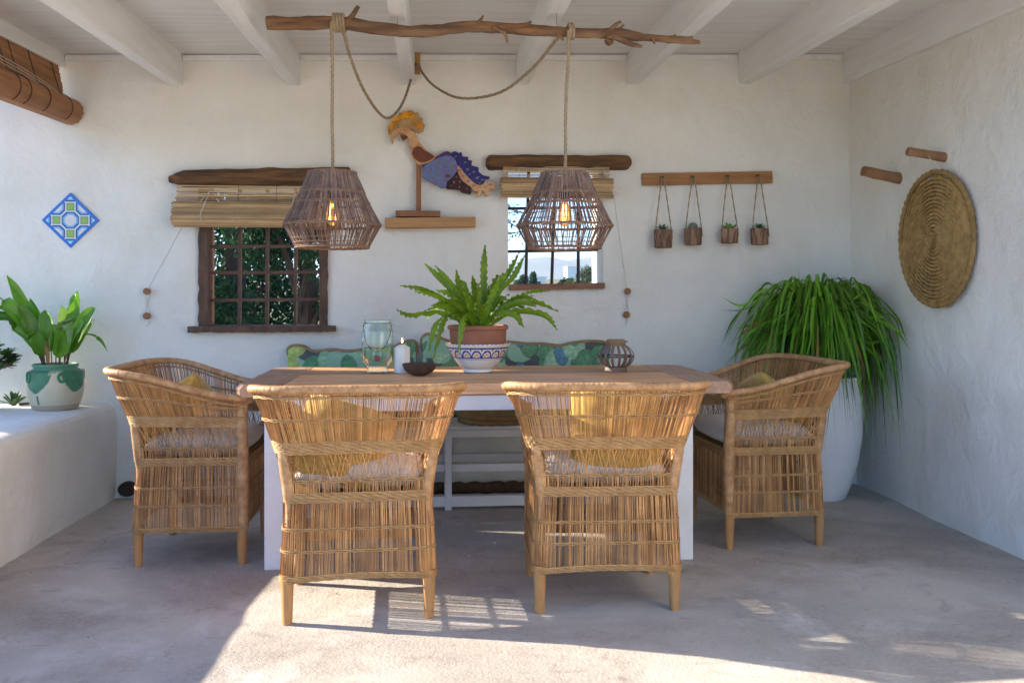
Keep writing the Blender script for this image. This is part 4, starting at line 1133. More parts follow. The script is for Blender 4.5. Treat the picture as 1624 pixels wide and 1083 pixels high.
# ------------------------------------------------------------------ bamboo blinds
def window_blind(label, xa, xb, ztop, zflat, rr, y, cords, taper=0.0):
    rnd = random.Random(int(xa * 100))
    t = thing('bamboo_blind', label, 'blind', (0, y, 0), group='rolled bamboo blinds over the windows')
    mb = MB(); z = ztop; k = 0
    while z > zflat:
        h = rnd.uniform(0.005, 0.009); f = (ztop - z) / max(0.01, ztop - zflat)
        if not (k in (3, 4) and xa > 0) or rnd.random() < 0.3:
            a = xa + rnd.uniform(-0.006, 0.006) - taper * f; b = xb + rnd.uniform(-0.006, 0.006) + taper * f
            mb.box(((a + b) / 2, rnd.uniform(-0.002, 0.002), z - h / 2), (b - a, 0.003, h - 0.001), rot=(rnd.uniform(-0.15, 0.15), rnd.uniform(-0.004, 0.004), 0))
        z -= h + 0.0015; k += 1
    mb.build('hanging_slats', M['bamboo'], t, kind='stuff', recalc=False)
    mb = MB(); zc = zflat - rr * 0.55
    for lay, r in enumerate((rr, rr * 0.78, rr * 0.55)):
        n = int(2 * math.pi * r / 0.0092)
        for i in range(n):
            an = 2 * math.pi * i / n
            a = xa - 0.008 - taper + rnd.uniform(-0.010, 0.010); b = xb + 0.008 + taper + rnd.uniform(-0.010, 0.010)
            mb.box(((a + b) / 2, -0.012 + r * math.sin(an) * 0.62, zc + r * math.cos(an)), (b - a, 0.0025, 0.0078), rot=(-(an * 1.0) + math.pi / 2 + rnd.uniform(-0.1, 0.1), rnd.uniform(-0.003, 0.003), 0))
    mb.build('slat_roll', M['bamboo'], t, kind='stuff', recalc=False)
    for x in (xa + 0.27 * (xb - xa) + 0.1, xa + 0.62 * (xb - xa)):
        mb = MB(); mb.tube([(x, -0.006, ztop), (x - 0.004, -0.007, zflat + 0.01), (x - 0.01, -0.014 - rr * 0.6, zc + 0.01), (x - 0.008, -0.014 - rr * 0.5, zc - rr * 0.6)], 0.0013, 4); mb.build('stitch', M['thread'], t)
    for pts in cords:
        mb = MB(); mb.tube(crom(pts, 6), 0.0022, 5); mb.build('pull_cord', M['cord'], t, smooth=60)
    return t
window_blind('half rolled bamboo blind over the dark wooden window', -1.435, -0.56, 1.735, 1.612, 0.069, 5.00,
             [[(-1.255, -0.008, 1.70), (-1.27, -0.065, 1.62), (-1.29, -0.07, 1.56), (-1.28, -0.04, 1.52)], [(-1.255, -0.01, 1.70), (-1.31, -0.03, 1.63), (-1.40, -0.02, 1.50), (-1.5, 0.01, 1.33), (-1.600, 0.045, 1.165)],
              [(-0.79, -0.008, 1.70), (-0.80, -0.06, 1.62), (-0.80, -0.06, 1.55)], [(-1.255, -0.008, 1.70), (-1.0, -0.012, 1.695), (-0.79, -0.008, 1.705)]], 0.004)
window_blind('bamboo blind with light gaps over the barred bright window', 0.375, 0.985, 1.868, 1.775, 0.058, 5.03,
             [[(0.46, -0.008, 1.855), (0.47, -0.012, 1.78), (0.472, -0.05, 1.70)], [(0.95, -0.008, 1.855), (0.985, -0.03, 1.76), (1.01, -0.02, 1.68), (1.04, 0.0, 1.5), (1.095, 0.03, 1.165)], [(0.46, -0.01, 1.855), (0.7, -0.012, 1.85), (0.95, -0.01, 1.855)]], 0.006)

def side_blind():
    """long rolled blind under the edge beam of the open left side"""
    rnd = random.Random(9)
    t = thing('roll_up_blind', 'reddish bamboo blind rolled up under the roof edge at the left', 'blind', (-2.075, 0, 0))
    ya, yb = 2.65, 5.03
    zt = lambda y: ceil_z(-2.1, y) - 0.075
    mb = MB()
    z = 0.0
    while z < 0.20:
        h = rnd.uniform(0.008, 0.013)
        e = rnd.uniform(-0.006, 0.006)
        vs = []
        for y in (ya, yb + e):
            for dx, dz in ((-0.002, -z), (0.002, -z), (0.002, -z - h + 0.001), (-0.002, -z - h + 0.001)): vs.append((dx + 0.03 * math.sin(z * 7), y, zt(y) + dz))
        mb.add(vs, [(0, 1, 2, 3), (7, 6, 5, 4), (0, 4, 5, 1), (1, 5, 6, 2), (2, 6, 7, 3), (3, 7, 4, 0)]); z += h
    mb.build('hanging_slats', M['bamboo_red'], t, kind='stuff', recalc=False)
    mb = MB(); R0 = 0.072
    for r in (R0, R0 * 0.8, R0 * 0.6, R0 * 0.4):
        n = int(2 * math.pi * r / 0.0115)
        for i in range(n):
            a = 2 * math.pi * i / n; a2 = a + 2 * math.pi / n * 0.94; vs = []
            e = rnd.uniform(-0.008, 0.008) + 0.035
            for y in (ya, yb + e):
                for (an, rr) in ((a, r), (a2, r), (a2, r - 0.003), (a, r - 0.003)): vs.append((0.05 + rr * math.cos(an), y, zt(y) - 0.245 + rr * math.sin(an)))
            mb.add(vs, [(0, 1, 2, 3), (7, 6, 5, 4), (0, 4, 5, 1), (1, 5, 6, 2), (2, 6, 7, 3), (3, 7, 4, 0)])
    mb.build('slat_roll', M['bamboo_red'], t, kind='stuff', recalc=False)
    for y in (4.93, 4.66, 4.45, 4.34, 3.9):
        mb = MB(); pts = [(0.005, y, zt(y)), (0.035, y - 0.01, zt(y) - 0.10), (0.06, y - 0.015, zt(y) - 0.165)]
        for k in range(9): an = 1.45 - k * 0.32; pts.append((0.05 + (R0 + 0.003) * math.cos(an), y - 0.015, zt(y) - 0.245 + (R0 + 0.003) * math.sin(an)))
        mb.tube(pts, 0.0022, 5); mb.build('stitch', M['thread'], t, smooth=60)
    for k in range(3):
        mb = MB(); mb.tube(crom([(0.045 + 0.012 * k, 5.05, zt(5) - 0.19 - 0.004 * k), (0.07 + 0.012 * k, 4.4, zt(4.4) - 0.16 + 0.008 * k), (0.06, 3.5, zt(3.5) - 0.12 + 0.01 * k)], 8), 0.0018, 5); mb.build('pull_cord', M['cord'], t)
side_blind()

# cord cleats: two wooden knobs with the cord crossed round them
def cleat(label, x, z0, z1, dx=0.0):
    t = thing('cord_cleat', label, 'cleat', (x, WY, 0), group='cord cleats beside the windows')
    for z, d in ((z0, 0), (z1, dx)):
        mb = MB(); mb.tube([(d, 0.01, z), (d, -0.012, z), (d, -0.016, z), (d, -0.036, z), (d, -0.042, z)], [0.011, 0.011, 0.018, 0.019, 0.013], 14); mb.build('knob', M['peg_wood'], t, smooth=40)
    mb = MB(); g = 0.014
    mb.tube(crom([(-g, -0.01, z0), (0, -0.014, (z0 + z1) / 2), (g + dx, -0.01, z1), (dx, -0.012, z1 - g), (dx - g, -0.012, z1), (0, -0.017, (z0 + z1) / 2), (g, -0.012, z0), (0, -0.012, z0 + g)], 6, True), 0.0018, 5, closed=True)
    mb.tube(crom([(dx, -0.012, z1 - g), (dx + 0.008, -0.012, z1 - 0.035), (dx - 0.006, -0.012, z1 - 0.06)], 5), 0.0018, 5)
    mb.build('wound_cord', M['cord'], t, smooth=60)
cleat('wooden cord cleat on the wall left of the dark wooden window', -1.613, 1.151, 1.014)
cleat('wooden cord cleat on the wall right of the barred bright window', 1.10, 1.152, 1.016, -0.006)

# ------------------------------------------------------------------ painted tile on the wall
mb = MB(); H = 0.108
TBL, TGR = lin(40, 110, 200), lin(140, 180, 80)
def oct_d(x, y):
    x, y = abs(x), abs(y); return max(x, y, (x + y) * 0.7071)
def tile_col(u, v):
    a, b = (u * 2 - 1), (v * 2 - 1)
    if max(abs(a), abs(b)) > 0.87: return TBL
    # the print stands upright while the tile hangs on its corner
    x, y = (a - b) * 0.7071 * 1.0, (a + b) * 0.7071
    p = 0.69
    for (qx, qy) in ((p, 0), (-p, 0), (0, p), (0, -p)):
        d = max(abs(x - qx), abs(y - qy))
        if d < 0.165: return TGR
        if d < 0.19: return lin(60, 90, 60)
        if d < 0.262: return lin(205, 205, 215)
    for (qx, qy) in ((0, 0), (p, p), (-p, p), (p, -p), (-p, -p), (2 * p, 0), (-2 * p, 0), (0, 2 * p), (0, -2 * p)):
        d = oct_d(x - qx, y - qy)
        if d < 0.275:
            return lin(214, 208, 208)
        if d < 0.365: return lin(110, 170, 222)
        if d < 0.435: return lin(24, 62, 130)
    return lin(206, 206, 218)
mb.grid(110, 110, lambda u, v: ((u * 2 - 1) * H, -0.010, (v * 2 - 1) * H), col=tile_col)
for s in (-1, 1):
    mb.add([(s * H, -0.010, -H), (s * H, -0.010, H), (s * H, 0.012, H), (s * H, 0.012, -H)], [(0, 1, 2, 3)], [TBL] * 4)
    mb.add([(-H, -0.010, s * H), (H, -0.010, s * H), (H, 0.012, s * H), (-H, 0.012, s * H)], [(0, 1, 2, 3)], [TBL] * 4)
tag(mb.build('painted_tile', M['tile'], loc=(-2.03, WY, 1.544), rot=(0, R(45), 0), recalc=False), 'blue and green painted tile hung on its corner on the wall', 'tile')

# ------------------------------------------------------------------ shelf and carved bird
mb = MB(); mb.box((0, 0, 0), (0.51, 0.09, 0.056), rot=(0, R(-1.2), 0))
tag(mb.build('wall_shelf', M['shelf_wood'], loc=(-0.042, WY - 0.045, 1.540), bevel=0.003), 'short thick pine shelf on the back wall', 'shelf')
bird = thing('carved_bird', 'painted wooden bird with yellow crest standing on the shelf', 'sculpture', (-0.112, WY - 0.045, 1.5725))
S = 1501.0
def zp(pts, k=4, closed=True):
    P = [((x - 320) / S, 0, (948 - y) / S) for x, y in pts]
    return [(p.x, p.z) for p in crom(P, k, closed)] if k else [(a, c) for a, _, c in P]
def plate(name, pts, y0, y1, m, k=4, parent=bird):
    mb = MB(); mb.plate(zp(pts, k), y0, y1); return mb.build(name, m, parent)
def flat(name, c1, c2, sc=30): return mat(name, c1, c2, sc, 0.6, 0.3, 60, 0.002)
BM = {'beige': flat('bird_beige', lin(205, 165, 120), lin(180, 125, 85)), 'brown': flat('bird_brown', lin(120, 66, 40), lin(92, 50, 32)), 'yellow': flat('bird_yellow', lin(232, 160, 26), lin(205, 130, 18)), 'ochre': flat('bird_ochre', lin(176, 150, 104), lin(150, 110, 60)),
      'wing': flat('bird_wing', lin(96, 122, 168), lin(112, 92, 130), 70), 'blue': flat('bird_blue', lin(34, 38, 116), lin(52, 38, 96), 25), 'maroon': flat('bird_maroon', lin(70, 28, 28), lin(52, 22, 24)), 'spot': flat('bird_spot', lin(120, 124, 130), lin(92, 98, 100), 40), 'purple': flat('bird_purple', lin(96, 52, 110), lin(80, 40, 90))}
mb = MB(); mb.box((0, 0, 0.017), (0.253, 0.07, 0.034)); mb.build('base', M['post_wood'], bird, bevel=0.003)
mb = MB(); mb.box((0.003, 0, 0.17), (0.028, 0.022, 0.28)); mb.build('post', M['post_wood'], bird, bevel=0.002)
plate('neck', [(100, 330), (88, 280), (100, 235), (140, 200), (200, 190), (260, 205), (300, 250), (330, 310), (380, 370), (430, 410), (468, 432), (440, 470), (390, 490), (340, 505), (300, 480), (268, 430), (250, 370), (243, 310), (228, 262), (190, 240), (150, 245), (120, 275)], -0.014, 0.014, BM['beige'])
plate('breast', [(290, 360), (330, 350), (380, 385), (455, 432), (400, 475), (345, 485), (295, 455), (270, 405)], -0.019, 0.010, BM['brown'])
plate('beak', [(168, 250), (235, 265), (188, 305)], -0.010, 0.010, BM['brown'], 0)
cr = plate('crest', [(70, 235), (68, 180), (100, 150), (105, 115), (140, 105), (165, 60), (200, 75), (225, 48), (268, 42), (290, 62), (320, 58), (335, 95), (360, 110), (358, 145), (376, 165), (362, 222), (345, 225), (330, 235), (300, 225), (280, 205), (200, 190), (140, 200), (100, 235), (80, 248)], -0.010, 0.006, BM['ochre'], 2)
rnd = random.Random(2)
for i in range(40):
    a = rnd.uniform(0, 1); x = 85 + 270 * a + rnd.uniform(-10, 10); y = 205 - math.sin(a * math.pi) * 120 + rnd.uniform(-20, 25) - 10
    r = rnd.uniform(14, 24); ang = rnd.uniform(0, 6.28)
    pts = [(x + math.cos(ang + q * math.pi / 5) * (r if q % 2 == 0 else r * 0.48), y + math.sin(ang + q * math.pi / 5) * (r if q % 2 == 0 else r * 0.42)) for q in range(10)]
    d = rnd.uniform(0.002, 0.008)
    plate('petal', pts, -0.012 - d, -0.008, BM['yellow'], 0, cr)
plate('back', [(355, 520), (400, 470), (470, 435), (550, 388), (600, 398), (650, 430), (650, 520), (560, 500), (450, 520)], -0.010, 0.014, BM['purple'])
plate('tail_top', [(600, 430), (610, 395), (640, 385), (665, 400), (690, 392), (700, 430), (745, 430), (748, 460), (780, 465), (775, 505), (835, 520), (835, 555), (858, 575), (880, 590), (930, 600), (920, 618), (890, 625), (880, 660), (840, 668), (770, 630), (700, 560), (650, 500)], -0.013, 0.012, BM['blue'], 2)
plate('tail_under', [(655, 555), (700, 640), (770, 690), (770, 750), (720, 742), (690, 735), (670, 715), (600, 710), (555, 700), (575, 620), (620, 600)], -0.012, 0.010, BM['maroon'], 2)
plate('tail_band', [(650, 520), (668, 512), (720, 580), (780, 640), (850, 675), (905, 640), (925, 655), (940, 645), (972, 650), (970, 715), (955, 700), (930, 705), (920, 755), (905, 765), (885, 755), (885, 725), (860, 720), (860, 755), (840, 770), (815, 765), (825, 730), (790, 720), (770, 690), (700, 640), (662, 575)], -0.017, 0.010, BM['beige'], 2)
plate('wing', [(365, 525), (450, 470), (540, 430), (610, 435), (648, 490), (645, 560), (600, 620), (570, 640), (555, 690), (515, 700), (490, 680), (455, 668), (430, 650), (400, 635), (362, 610), (355, 570)], -0.024, 0.012, BM['wing'], 3)
for i, (x, y, r) in enumerate([(500, 495, 24), (550, 470, 16), (605, 495, 20), (545, 530, 18), (590, 550, 16), (495, 590, 24), (430, 560, 16), (460, 620, 16), (620, 530, 14), (530, 640, 16), (420, 600, 13)]):
    plate('spot', [(x - r, y), (x, y - r * 0.7), (x + r, y), (x, y + r * 0.7)], -0.0265, -0.02, BM['spot'], 3)
plate('spot', [(547, 600), (570, 582), (594, 600), (570, 618)], -0.0285, -0.02, BM['brown'], 3)
for (x, y, r) in [(722, 480, 12), (740, 540, 16), (795, 560, 14), (825, 610, 18), (640, 430, 10), (760, 580, 10), (868, 628, 14), (845, 655, 10)]:
    plate('spot', [(x - r, y + r * 0.4), (x - r * 0.2, y - r * 0.6), (x + r, y - r * 0.4), (x + r * 0.2, y + r * 0.6)], -0.0155, -0.01, BM['spot'], 2)
for (x, y, r) in [(672, 550, 12), (705, 597, 14), (745, 640, 14), (790, 678, 12), (935, 668, 13), (850, 690, 8), (890, 690, 8)]:
    plate('spot', [(x - r, y), (x, y - r * 0.8), (x + r, y), (x, y + r * 0.8)], -0.0195, -0.012, BM['spot'], 2)
for (x, y, r) in [(645, 605, 12), (625, 650, 14), (675, 645, 12), (672, 690, 12), (735, 705, 10), (600, 680, 9)]:
    plate('spot', [(x - r * 0.6, y), (x, y - r), (x + r * 0.6, y), (x, y + r)], -0.0145, -0.008, BM['spot'], 2)

# ------------------------------------------------------------------ hanging rack and log planters
rk = thing('wall_rack', 'long wooden hanging board on the wall with four iron hooks', 'rack', (1.58, WY, 1.815))
mb = MB(); mb.box((0, -0.012, 0), (0.782, 0.022, 0.070), rot=(0, R(-1.6), 0)); mb.build('board', M['rack_wood'], rk, bevel=0.002)
HK = [1.305, 1.487, 1.695, 1.880]
for x in HK:
    mb = MB(); zz_ = (x - 1.58) * 0.028
    mb.tube([(x - 1.58, -0.02, zz_ + 0.012), (x - 1.58, -0.032, zz_ + 0.010), (x - 1.58, -0.036, zz_ + 0.002), (x - 1.58, -0.034, zz_ + 0.012)], 0.004, 6)
    mb.lathe([(0.012, -0.003), (0.012, 0.003), (0.002, 0.004)], 10, (x - 1.58, -0.0265, zz_ + 0.01)); mb.build('hook', M['iron_dark'], rk)
PL = [('log slice planter with dark spiky succulent, first from the left on the rack', 1.300, 1.403, 1.508, 0.052, 'spiky'), ('log slice planter with round grey cactus on the rack', 1.478, 1.420, 1.518, 0.048, 'round'),
      ('log slice planter with bright green succulent on the rack', 1.693, 1.432, 1.516, 0.050, 'leafy'), ('log slice planter with dark spiky succulent, nearest the right wall', 1.876, 1.424, 1.518, 0.049, 'spiky')]
for i, (lab, x, za, zb, r, kind) in enumerate(PL):
    rnd = random.Random(20 + i)
    t = thing('hanging_planter', lab, 'planter', (x, WY - 0.065, za), group='log planters hung from the rack', rz=rnd.uniform(0, 3))
    h = zb - za
    mb = MB(); n = 22; vs, fs = [], []
    for j, (rf, z) in enumerate(((0.96, 0), (1.0, 0.004), (1.02, h * 0.5), (1.06, h - 0.004), (1.03, h), (0.78, h), (0.74, h - 0.015))):
        for q in range(n):
            a = 2 * math.pi * q / n; e = 1 + 0.07 * noise.noise(Vector((math.cos(a) * 1.6, math.sin(a) * 1.6, i * 3))) - (0.05 if q % 7 == 0 else 0)
            vs.append((r * rf * e * math.cos(a), r * rf * e * math.sin(a), z))
    for j in range(6):
        for q in range(n): fs.append((j * n + q, j * n + (q + 1) % n, (j + 1) * n + (q + 1) % n, (j + 1) * n + q))
    fs += [tuple(range(n - 1, -1, -1)), tuple(6 * n + q for q in range(n))]
    mb.add(vs, fs); mb.build('log_pot', M['log'], t, smooth=35)
    if kind == 'spiky':
        for k in range(16):
            mb = MB(); a = 2.4 * k; tl = 0.35 + 0.6 * (k / 16); L = 0.055
            d = Vector((math.cos(a) * tl, math.sin(a) * tl, 1.0 - 0.75 * tl)).normalized()
            strap(mb, [Vector((0, 0, h - 0.012)), Vector((0, 0, h - 0.010)) + d * L * 0.5, Vector((0, 0, h - 0.014)) + d * L], 0.011, fold=0.5, nacross=3, taper=(0.9, 0.05)); mb.build('leaf', M['succulent'], t, recalc=False)
    elif kind == 'round':
        mb = MB(); vs = [];
        mb.lathe([(0.001, h - 0.015), (0.022, h - 0.008), (0.028, h + 0.008), (0.024, h + 0.022), (0.012, h + 0.031), (0.001, h + 0.033)], 28); mb.build('cactus_body', M['cactus'], t, smooth=60)
    else:
        for k in range(22):
            mb = MB(); a = rnd.uniform(0, 6.28); tl = rnd.uniform(0.2, 1.0); L = rnd.uniform(0.03, 0.055)
            d = Vector((math.cos(a) * tl, math.sin(a) * tl, 0.7)).normalized(); b0 = Vector((math.cos(a) * 0.012, math.sin(a) * 0.012, h - 0.012))
            strap(mb, [b0, b0 + d * L * 0.6, b0 + d * L - Vector((0, 0, 0.004))], 0.016, fold=0.2, nacross=3, taper=(0.4, 0.3)); mb.build('leaf', M['leafgreen'], t, recalc=False)
    # cord loop over the hook, down both sides of the pot
    hx = HK[i] - x; top = Vector((hx, 0.026, 1.815 + (HK[i] - 1.58) * 0.028 + 0.006 - za))
    inv = Matrix.Rotation(-t.rotation_euler.z, 3, 'Z')
    for s in (-1, 1):
        P = [inv @ q for q in (top + Vector((s * 0.006, -0.004, 0)), top.lerp(Vector((s * 0.046, -0.01, h)), 0.5) + Vector((s * 0.004, 0, 0)), Vector((s * 0.046, -0.012, h)), Vector((s * 0.049, -0.02, h * 0.5)))]
        P = crom(P, 8); mb = MB()
        for ph in (0, 3.14): mb.tube([p + Vector((math.cos(j * 1.0 + ph), math.sin(j * 1.0 + ph), 0)) * 0.0018 for j, p in enumerate(P)], 0.0026, 5)
        mb.build('jute_loop', M['rope'], t, smooth=60, recalc=False)

# ------------------------------------------------------------------ pegs and woven disc on the right wall
def peg(label, tip, base, r):
    mb = MB(); gnarly(mb, [(*tip, r * 0.9), (*Vector(tip).lerp(Vector(base), 0.05), r), (*Vector(tip).lerp(Vector(base), 0.5), r * 1.02), (*base, r * 1.1)], 8, 12, 0.003, r * 100)
    return tag(mb.build('wall_peg', M['peg_wood'], smooth=40), label, 'peg', 'wooden pegs in the right wall')
peg('bare stub of branch set as a peg in the right wall near the corner', (2.262, 4.545, 1.792), (2.50, 4.537, 1.745), 0.0275)
peg('higher wooden peg in the right wall holding the woven disc', (2.268, 4.104, 1.825), (2.50, 4.094, 1.790), 0.021)
wm = thing('woven_disc', 'large round esparto mat hanging from a peg on the right wall', 'mat', (2.425, 4.134, 1.405), rot=(0, R(-1.0), R(2)))
coil(0.006, 0.318, 16, 0.0125, lambda a, b, c: (c * 1.3, a * 0.90, b * 0.98), 90, 3, flat=0.6).build('coil', M['mat'], wm, smooth=70, recalc=False)
mb = MB(); mb.tube([(0.0, 0.0 + 0.298 * math.cos(2 * math.pi * a / 150), 0.325 * math.sin(2 * math.pi * a / 150)) for a in range(150)], [0.014 * (1 + 0.2 * math.sin(a * 2.1)) for a in range(150)], 7, closed=True); mb.build('edge_braid', M['mat'], wm, smooth=70, recalc=False)
mb = MB(); mb.tube(crom([(0, -0.06, 0.318), (-0.05, -0.055, 0.38), (-0.05, -0.04, 0.405), (-0.03, -0.03, 0.38), (0, -0.01, 0.318)], 6), 0.002, 5); mb.build('hanging_loop', M['cord'], wm)

# ------------------------------------------------------------------ potted plants
gp = thing('potted_grass', 'tall white planter overflowing with long strappy green leaves in the corner', 'potted plant', (2.135, 4.815, 0))
mb = MB(); mb.lathe([(0.145, 0), (0.150, 0.006), (0.178, 0.08), (0.212, 0.20), (0.234, 0.34), (0.240, 0.46), (0.236, 0.57), (0.224, 0.63), (0.222, 0.655), (0.232, 0.668), (0.228, 0.68), (0.205, 0.68), (0.200, 0.62)], 56); mb.build('pot', M['plaster_pot'], gp, smooth=40)
mb = MB(); mb.lathe([(0.203, 0.62), (0.1, 0.635), (0.001, 0.64)], 30); mb.build('soil', M['soil'], gp, smooth=60)
rnd = random.Random(31)
mb = MB()
lf = MB()
for i in range(900):
    a = rnd.uniform(0, 2 * math.pi)
    tall = rnd.random()
    reach = rnd.uniform(0.12, 0.45) if tall < 0.9 else rnd.uniform(0.03, 0.16)
    up = rnd.uniform(0.30, 0.62) * (1 - 0.2 * reach)
    tipz = 0.64 + up - rnd.uniform(0.05, 0.85) * (reach / 0.42) if tall < 0.9 else 0.64 + up * 1.05
    tipz = max(tipz, 0.30)
    r0 = rnd.uniform(0, 0.08); b0 = Vector((r0 * math.cos(a), r0 * math.sin(a), 0.63))
    a2 = a + rnd.uniform(-0.9, 0.9)
    e = lambda r, z: Vector((r * math.cos(a2), r * math.sin(a2), z))
    pts = [b0, e(r0 + reach * 0.18, 0.63 + up * 0.7), e(r0 + reach * 0.5, 0.63 + up), e(r0 + reach * 0.85, 0.63 + up * 0.86 + (tipz - 0.63 - up) * 0.2), e(r0 + reach * 1.12, tipz)]
    if tall >= 0.9: pts = [b0, e(r0 + reach * 0.4, 0.63 + up * 0.5), e(reach, tipz)]
    pts = [pts[0]] + [p + Vector((rnd.gauss(0, 0.012), rnd.gauss(0, 0.012), rnd.gauss(0, 0.012))) for p in pts[1:]]
    # keep clear of the two walls
    lim = []
    for p in pts:
        q = Vector(p); q.x = min(q.x, rwx(q.z) - 2.135 - 0.035 - 0.02 * rnd.random()); q.y = min(q.y, WY - 4.815 - 0.03 - 0.02 * rnd.random()); lim.append(q)
    strap(lf if i % 28 else mb, lim, rnd.uniform(0.008, 0.017), fold=0.35, nacross=3, taper=(0.7, 0.08), twist=rnd.uniform(-1.6, 1.6))
lf.build('foliage', M['grass_leaf'], gp, smooth=60, recalc=False, kind='stuff')
mb.build('dry_leaves', M['brown_leaf'], gp, smooth=60, recalc=False, kind='stuff')

ap = thing('potted_aspidistra', 'broad leaved plant in cream and green glazed jar on the masonry bench', 'potted plant', (-2.005, 4.83, 0.534))
CRM, GRN = lin(205, 190, 160), lin(62, 118, 84)
def jar_col(a, z, r, j):
    if z > 0.205: return lin(92, 140, 110)
    q = ((a + 0.62 * math.pi) * 4 / (2 * math.pi) + 0.5) % 1.0 - 0.5; d = max(0.0, 1 - (q / 0.40) ** 2)
    low = 0.200 - 0.105 * d ** 0.6 - 0.005 * math.sin(9 * a)
    if z > low:
        k = noise.noise(Vector((math.cos(a) * 4, math.sin(a) * 4, z * 30))) * 0.25
        return tuple(max(0, c * (1 + k)) for c in GRN) if z < 0.185 or d > 0.3 else tuple(0.5 * (c + e) for c, e in zip(GRN, CRM))
    if abs(((a + math.pi / 2 + 0.32) % 6.283)) < 0.055 and 0.03 < z < 0.082: return lin(40, 96, 66)
    if z < 0.028: return lin(176, 156, 130)
    return tuple(c * (1 + 0.06 * noise.noise(Vector((a * 3, z * 20, 1)))) for c in CRM)
jp = [(0.108, 0.0), (0.111, 0.004)] + [(0.111 + 0.026 * math.sin(min(1, k / 30) * math.pi * 0.62) , 0.006 + 0.19 * k / 40) for k in range(41)]
jp += [(0.117, 0.205), (0.106, 0.211), (0.104, 0.216), (0.109, 0.222), (0.112, 0.230), (0.109, 0.236), (0.102, 0.236), (0.098, 0.222), (0.098, 0.20)]
mb = MB(); mb.lathe(jp, 160, col=jar_col); mb.build('glazed_jar', M['glazed'], ap, smooth=40, recalc=False)
for a in (-2.35, -0.95, 0.7, 2.3):
    mb = MB(); c = Vector((0.132 * math.cos(a), 0.132 * math.sin(a), 0.172)); s = Vector((-math.sin(a), math.cos(a), 0)); o_ = Vector((math.cos(a), math.sin(a), 0))
    mb.tube([c + s * (0.018 * math.cos(k * math.pi / 8)) + Vector((0, 0, 0.022 * math.sin(k * math.pi / 8))) + o_ * 0.004 * abs(math.sin(k * math.pi / 8)) for k in range(16)], 0.008, 8, closed=True)
    mb.build('lug', mat('lug_glaze', lin(62, 122, 86), rough=0.4), ap, smooth=60)
mb = MB(); mb.lathe([(0.1, 0.205), (0.001, 0.212)], 24); mb.build('soil', M['soil'], ap)
AL = [  # base angle, tip (dx, dy, z above jar foot), blade length share, width, droop, pale
    ((-0.235, -0.02, 0.70), 0.60, 0.105, 0.00, 0, 0.9), ((0.055, 0.12, 0.615), 0.5, 0.075, 0.00, 0, -0.6), ((0.095, 0.02, 0.575), 0.55, 0.085, 0.0, 0, 0.3), ((0.215, -0.03, 0.535), 0.62, 0.105, 0.02, 0, -0.5),
    ((0.26, 0.02, 0.295), 0.72, 0.035, 0.09, 0, 0), ((-0.33, -0.02, 0.53), 0.66, 0.085, 0.06, 0, 0), ((-0.38, 0.03, 0.475), 0.66, 0.08, 0.08, 0, 0), ((-0.40, -0.08, 0.40), 0.70, 0.10, 0.12, 0, 0),
    ((-0.16, -0.07, 0.55), 0.66, 0.095, 0.02, 0, 0.5), ((-0.03, -0.06, 0.52), 0.6, 0.095, 0.02, 0, -0.3), ((0.125, -0.13, 0.33), 0.60, 0.08, 0.13, 1, 0.2), ((0.10, -0.12, 0.42), 0.65, 0.09, 0.03, 0, 0.4),
    ((-0.09, 0.10, 0.50), 0.6, 0.09, 0.02, 0, -0.5), ((0.02, 0.03, 0.54), 0.6, 0.09, 0.02, 1, 0.8), ((-0.22, 0.09, 0.44), 0.65, 0.09, 0.08, 0, 0.3), ((0.16, 0.10, 0.46), 0.6, 0.09, 0.03, 0, 0), ((-0.10, -0.12, 0.38), 0.6, 0.08, 0.04, 0, 0.5),
    ((-0.34, -0.12, 0.56), 0.6, 0.08, 0.10, 0, 0.4), ((0.09, 0.06, 0.62), 0.6, 0.075, 0.0, 0, 0.9), ((0.19, -0.08, 0.48), 0.6, 0.085, 0.02, 0, -0.9), ((-0.13, 0.0, 0.58), 0.6, 0.085, 0.02, 0, -0.4), ((-0.42, 0.02, 0.44), 0.6, 0.07, 0.10, 0, 0.8), ((-0.36, -0.10, 0.34), 0.6, 0.08, 0.14, 0, -0.3), ((0.04, -0.09, 0.44), 0.6, 0.085, 0.03, 0, -0.6)]
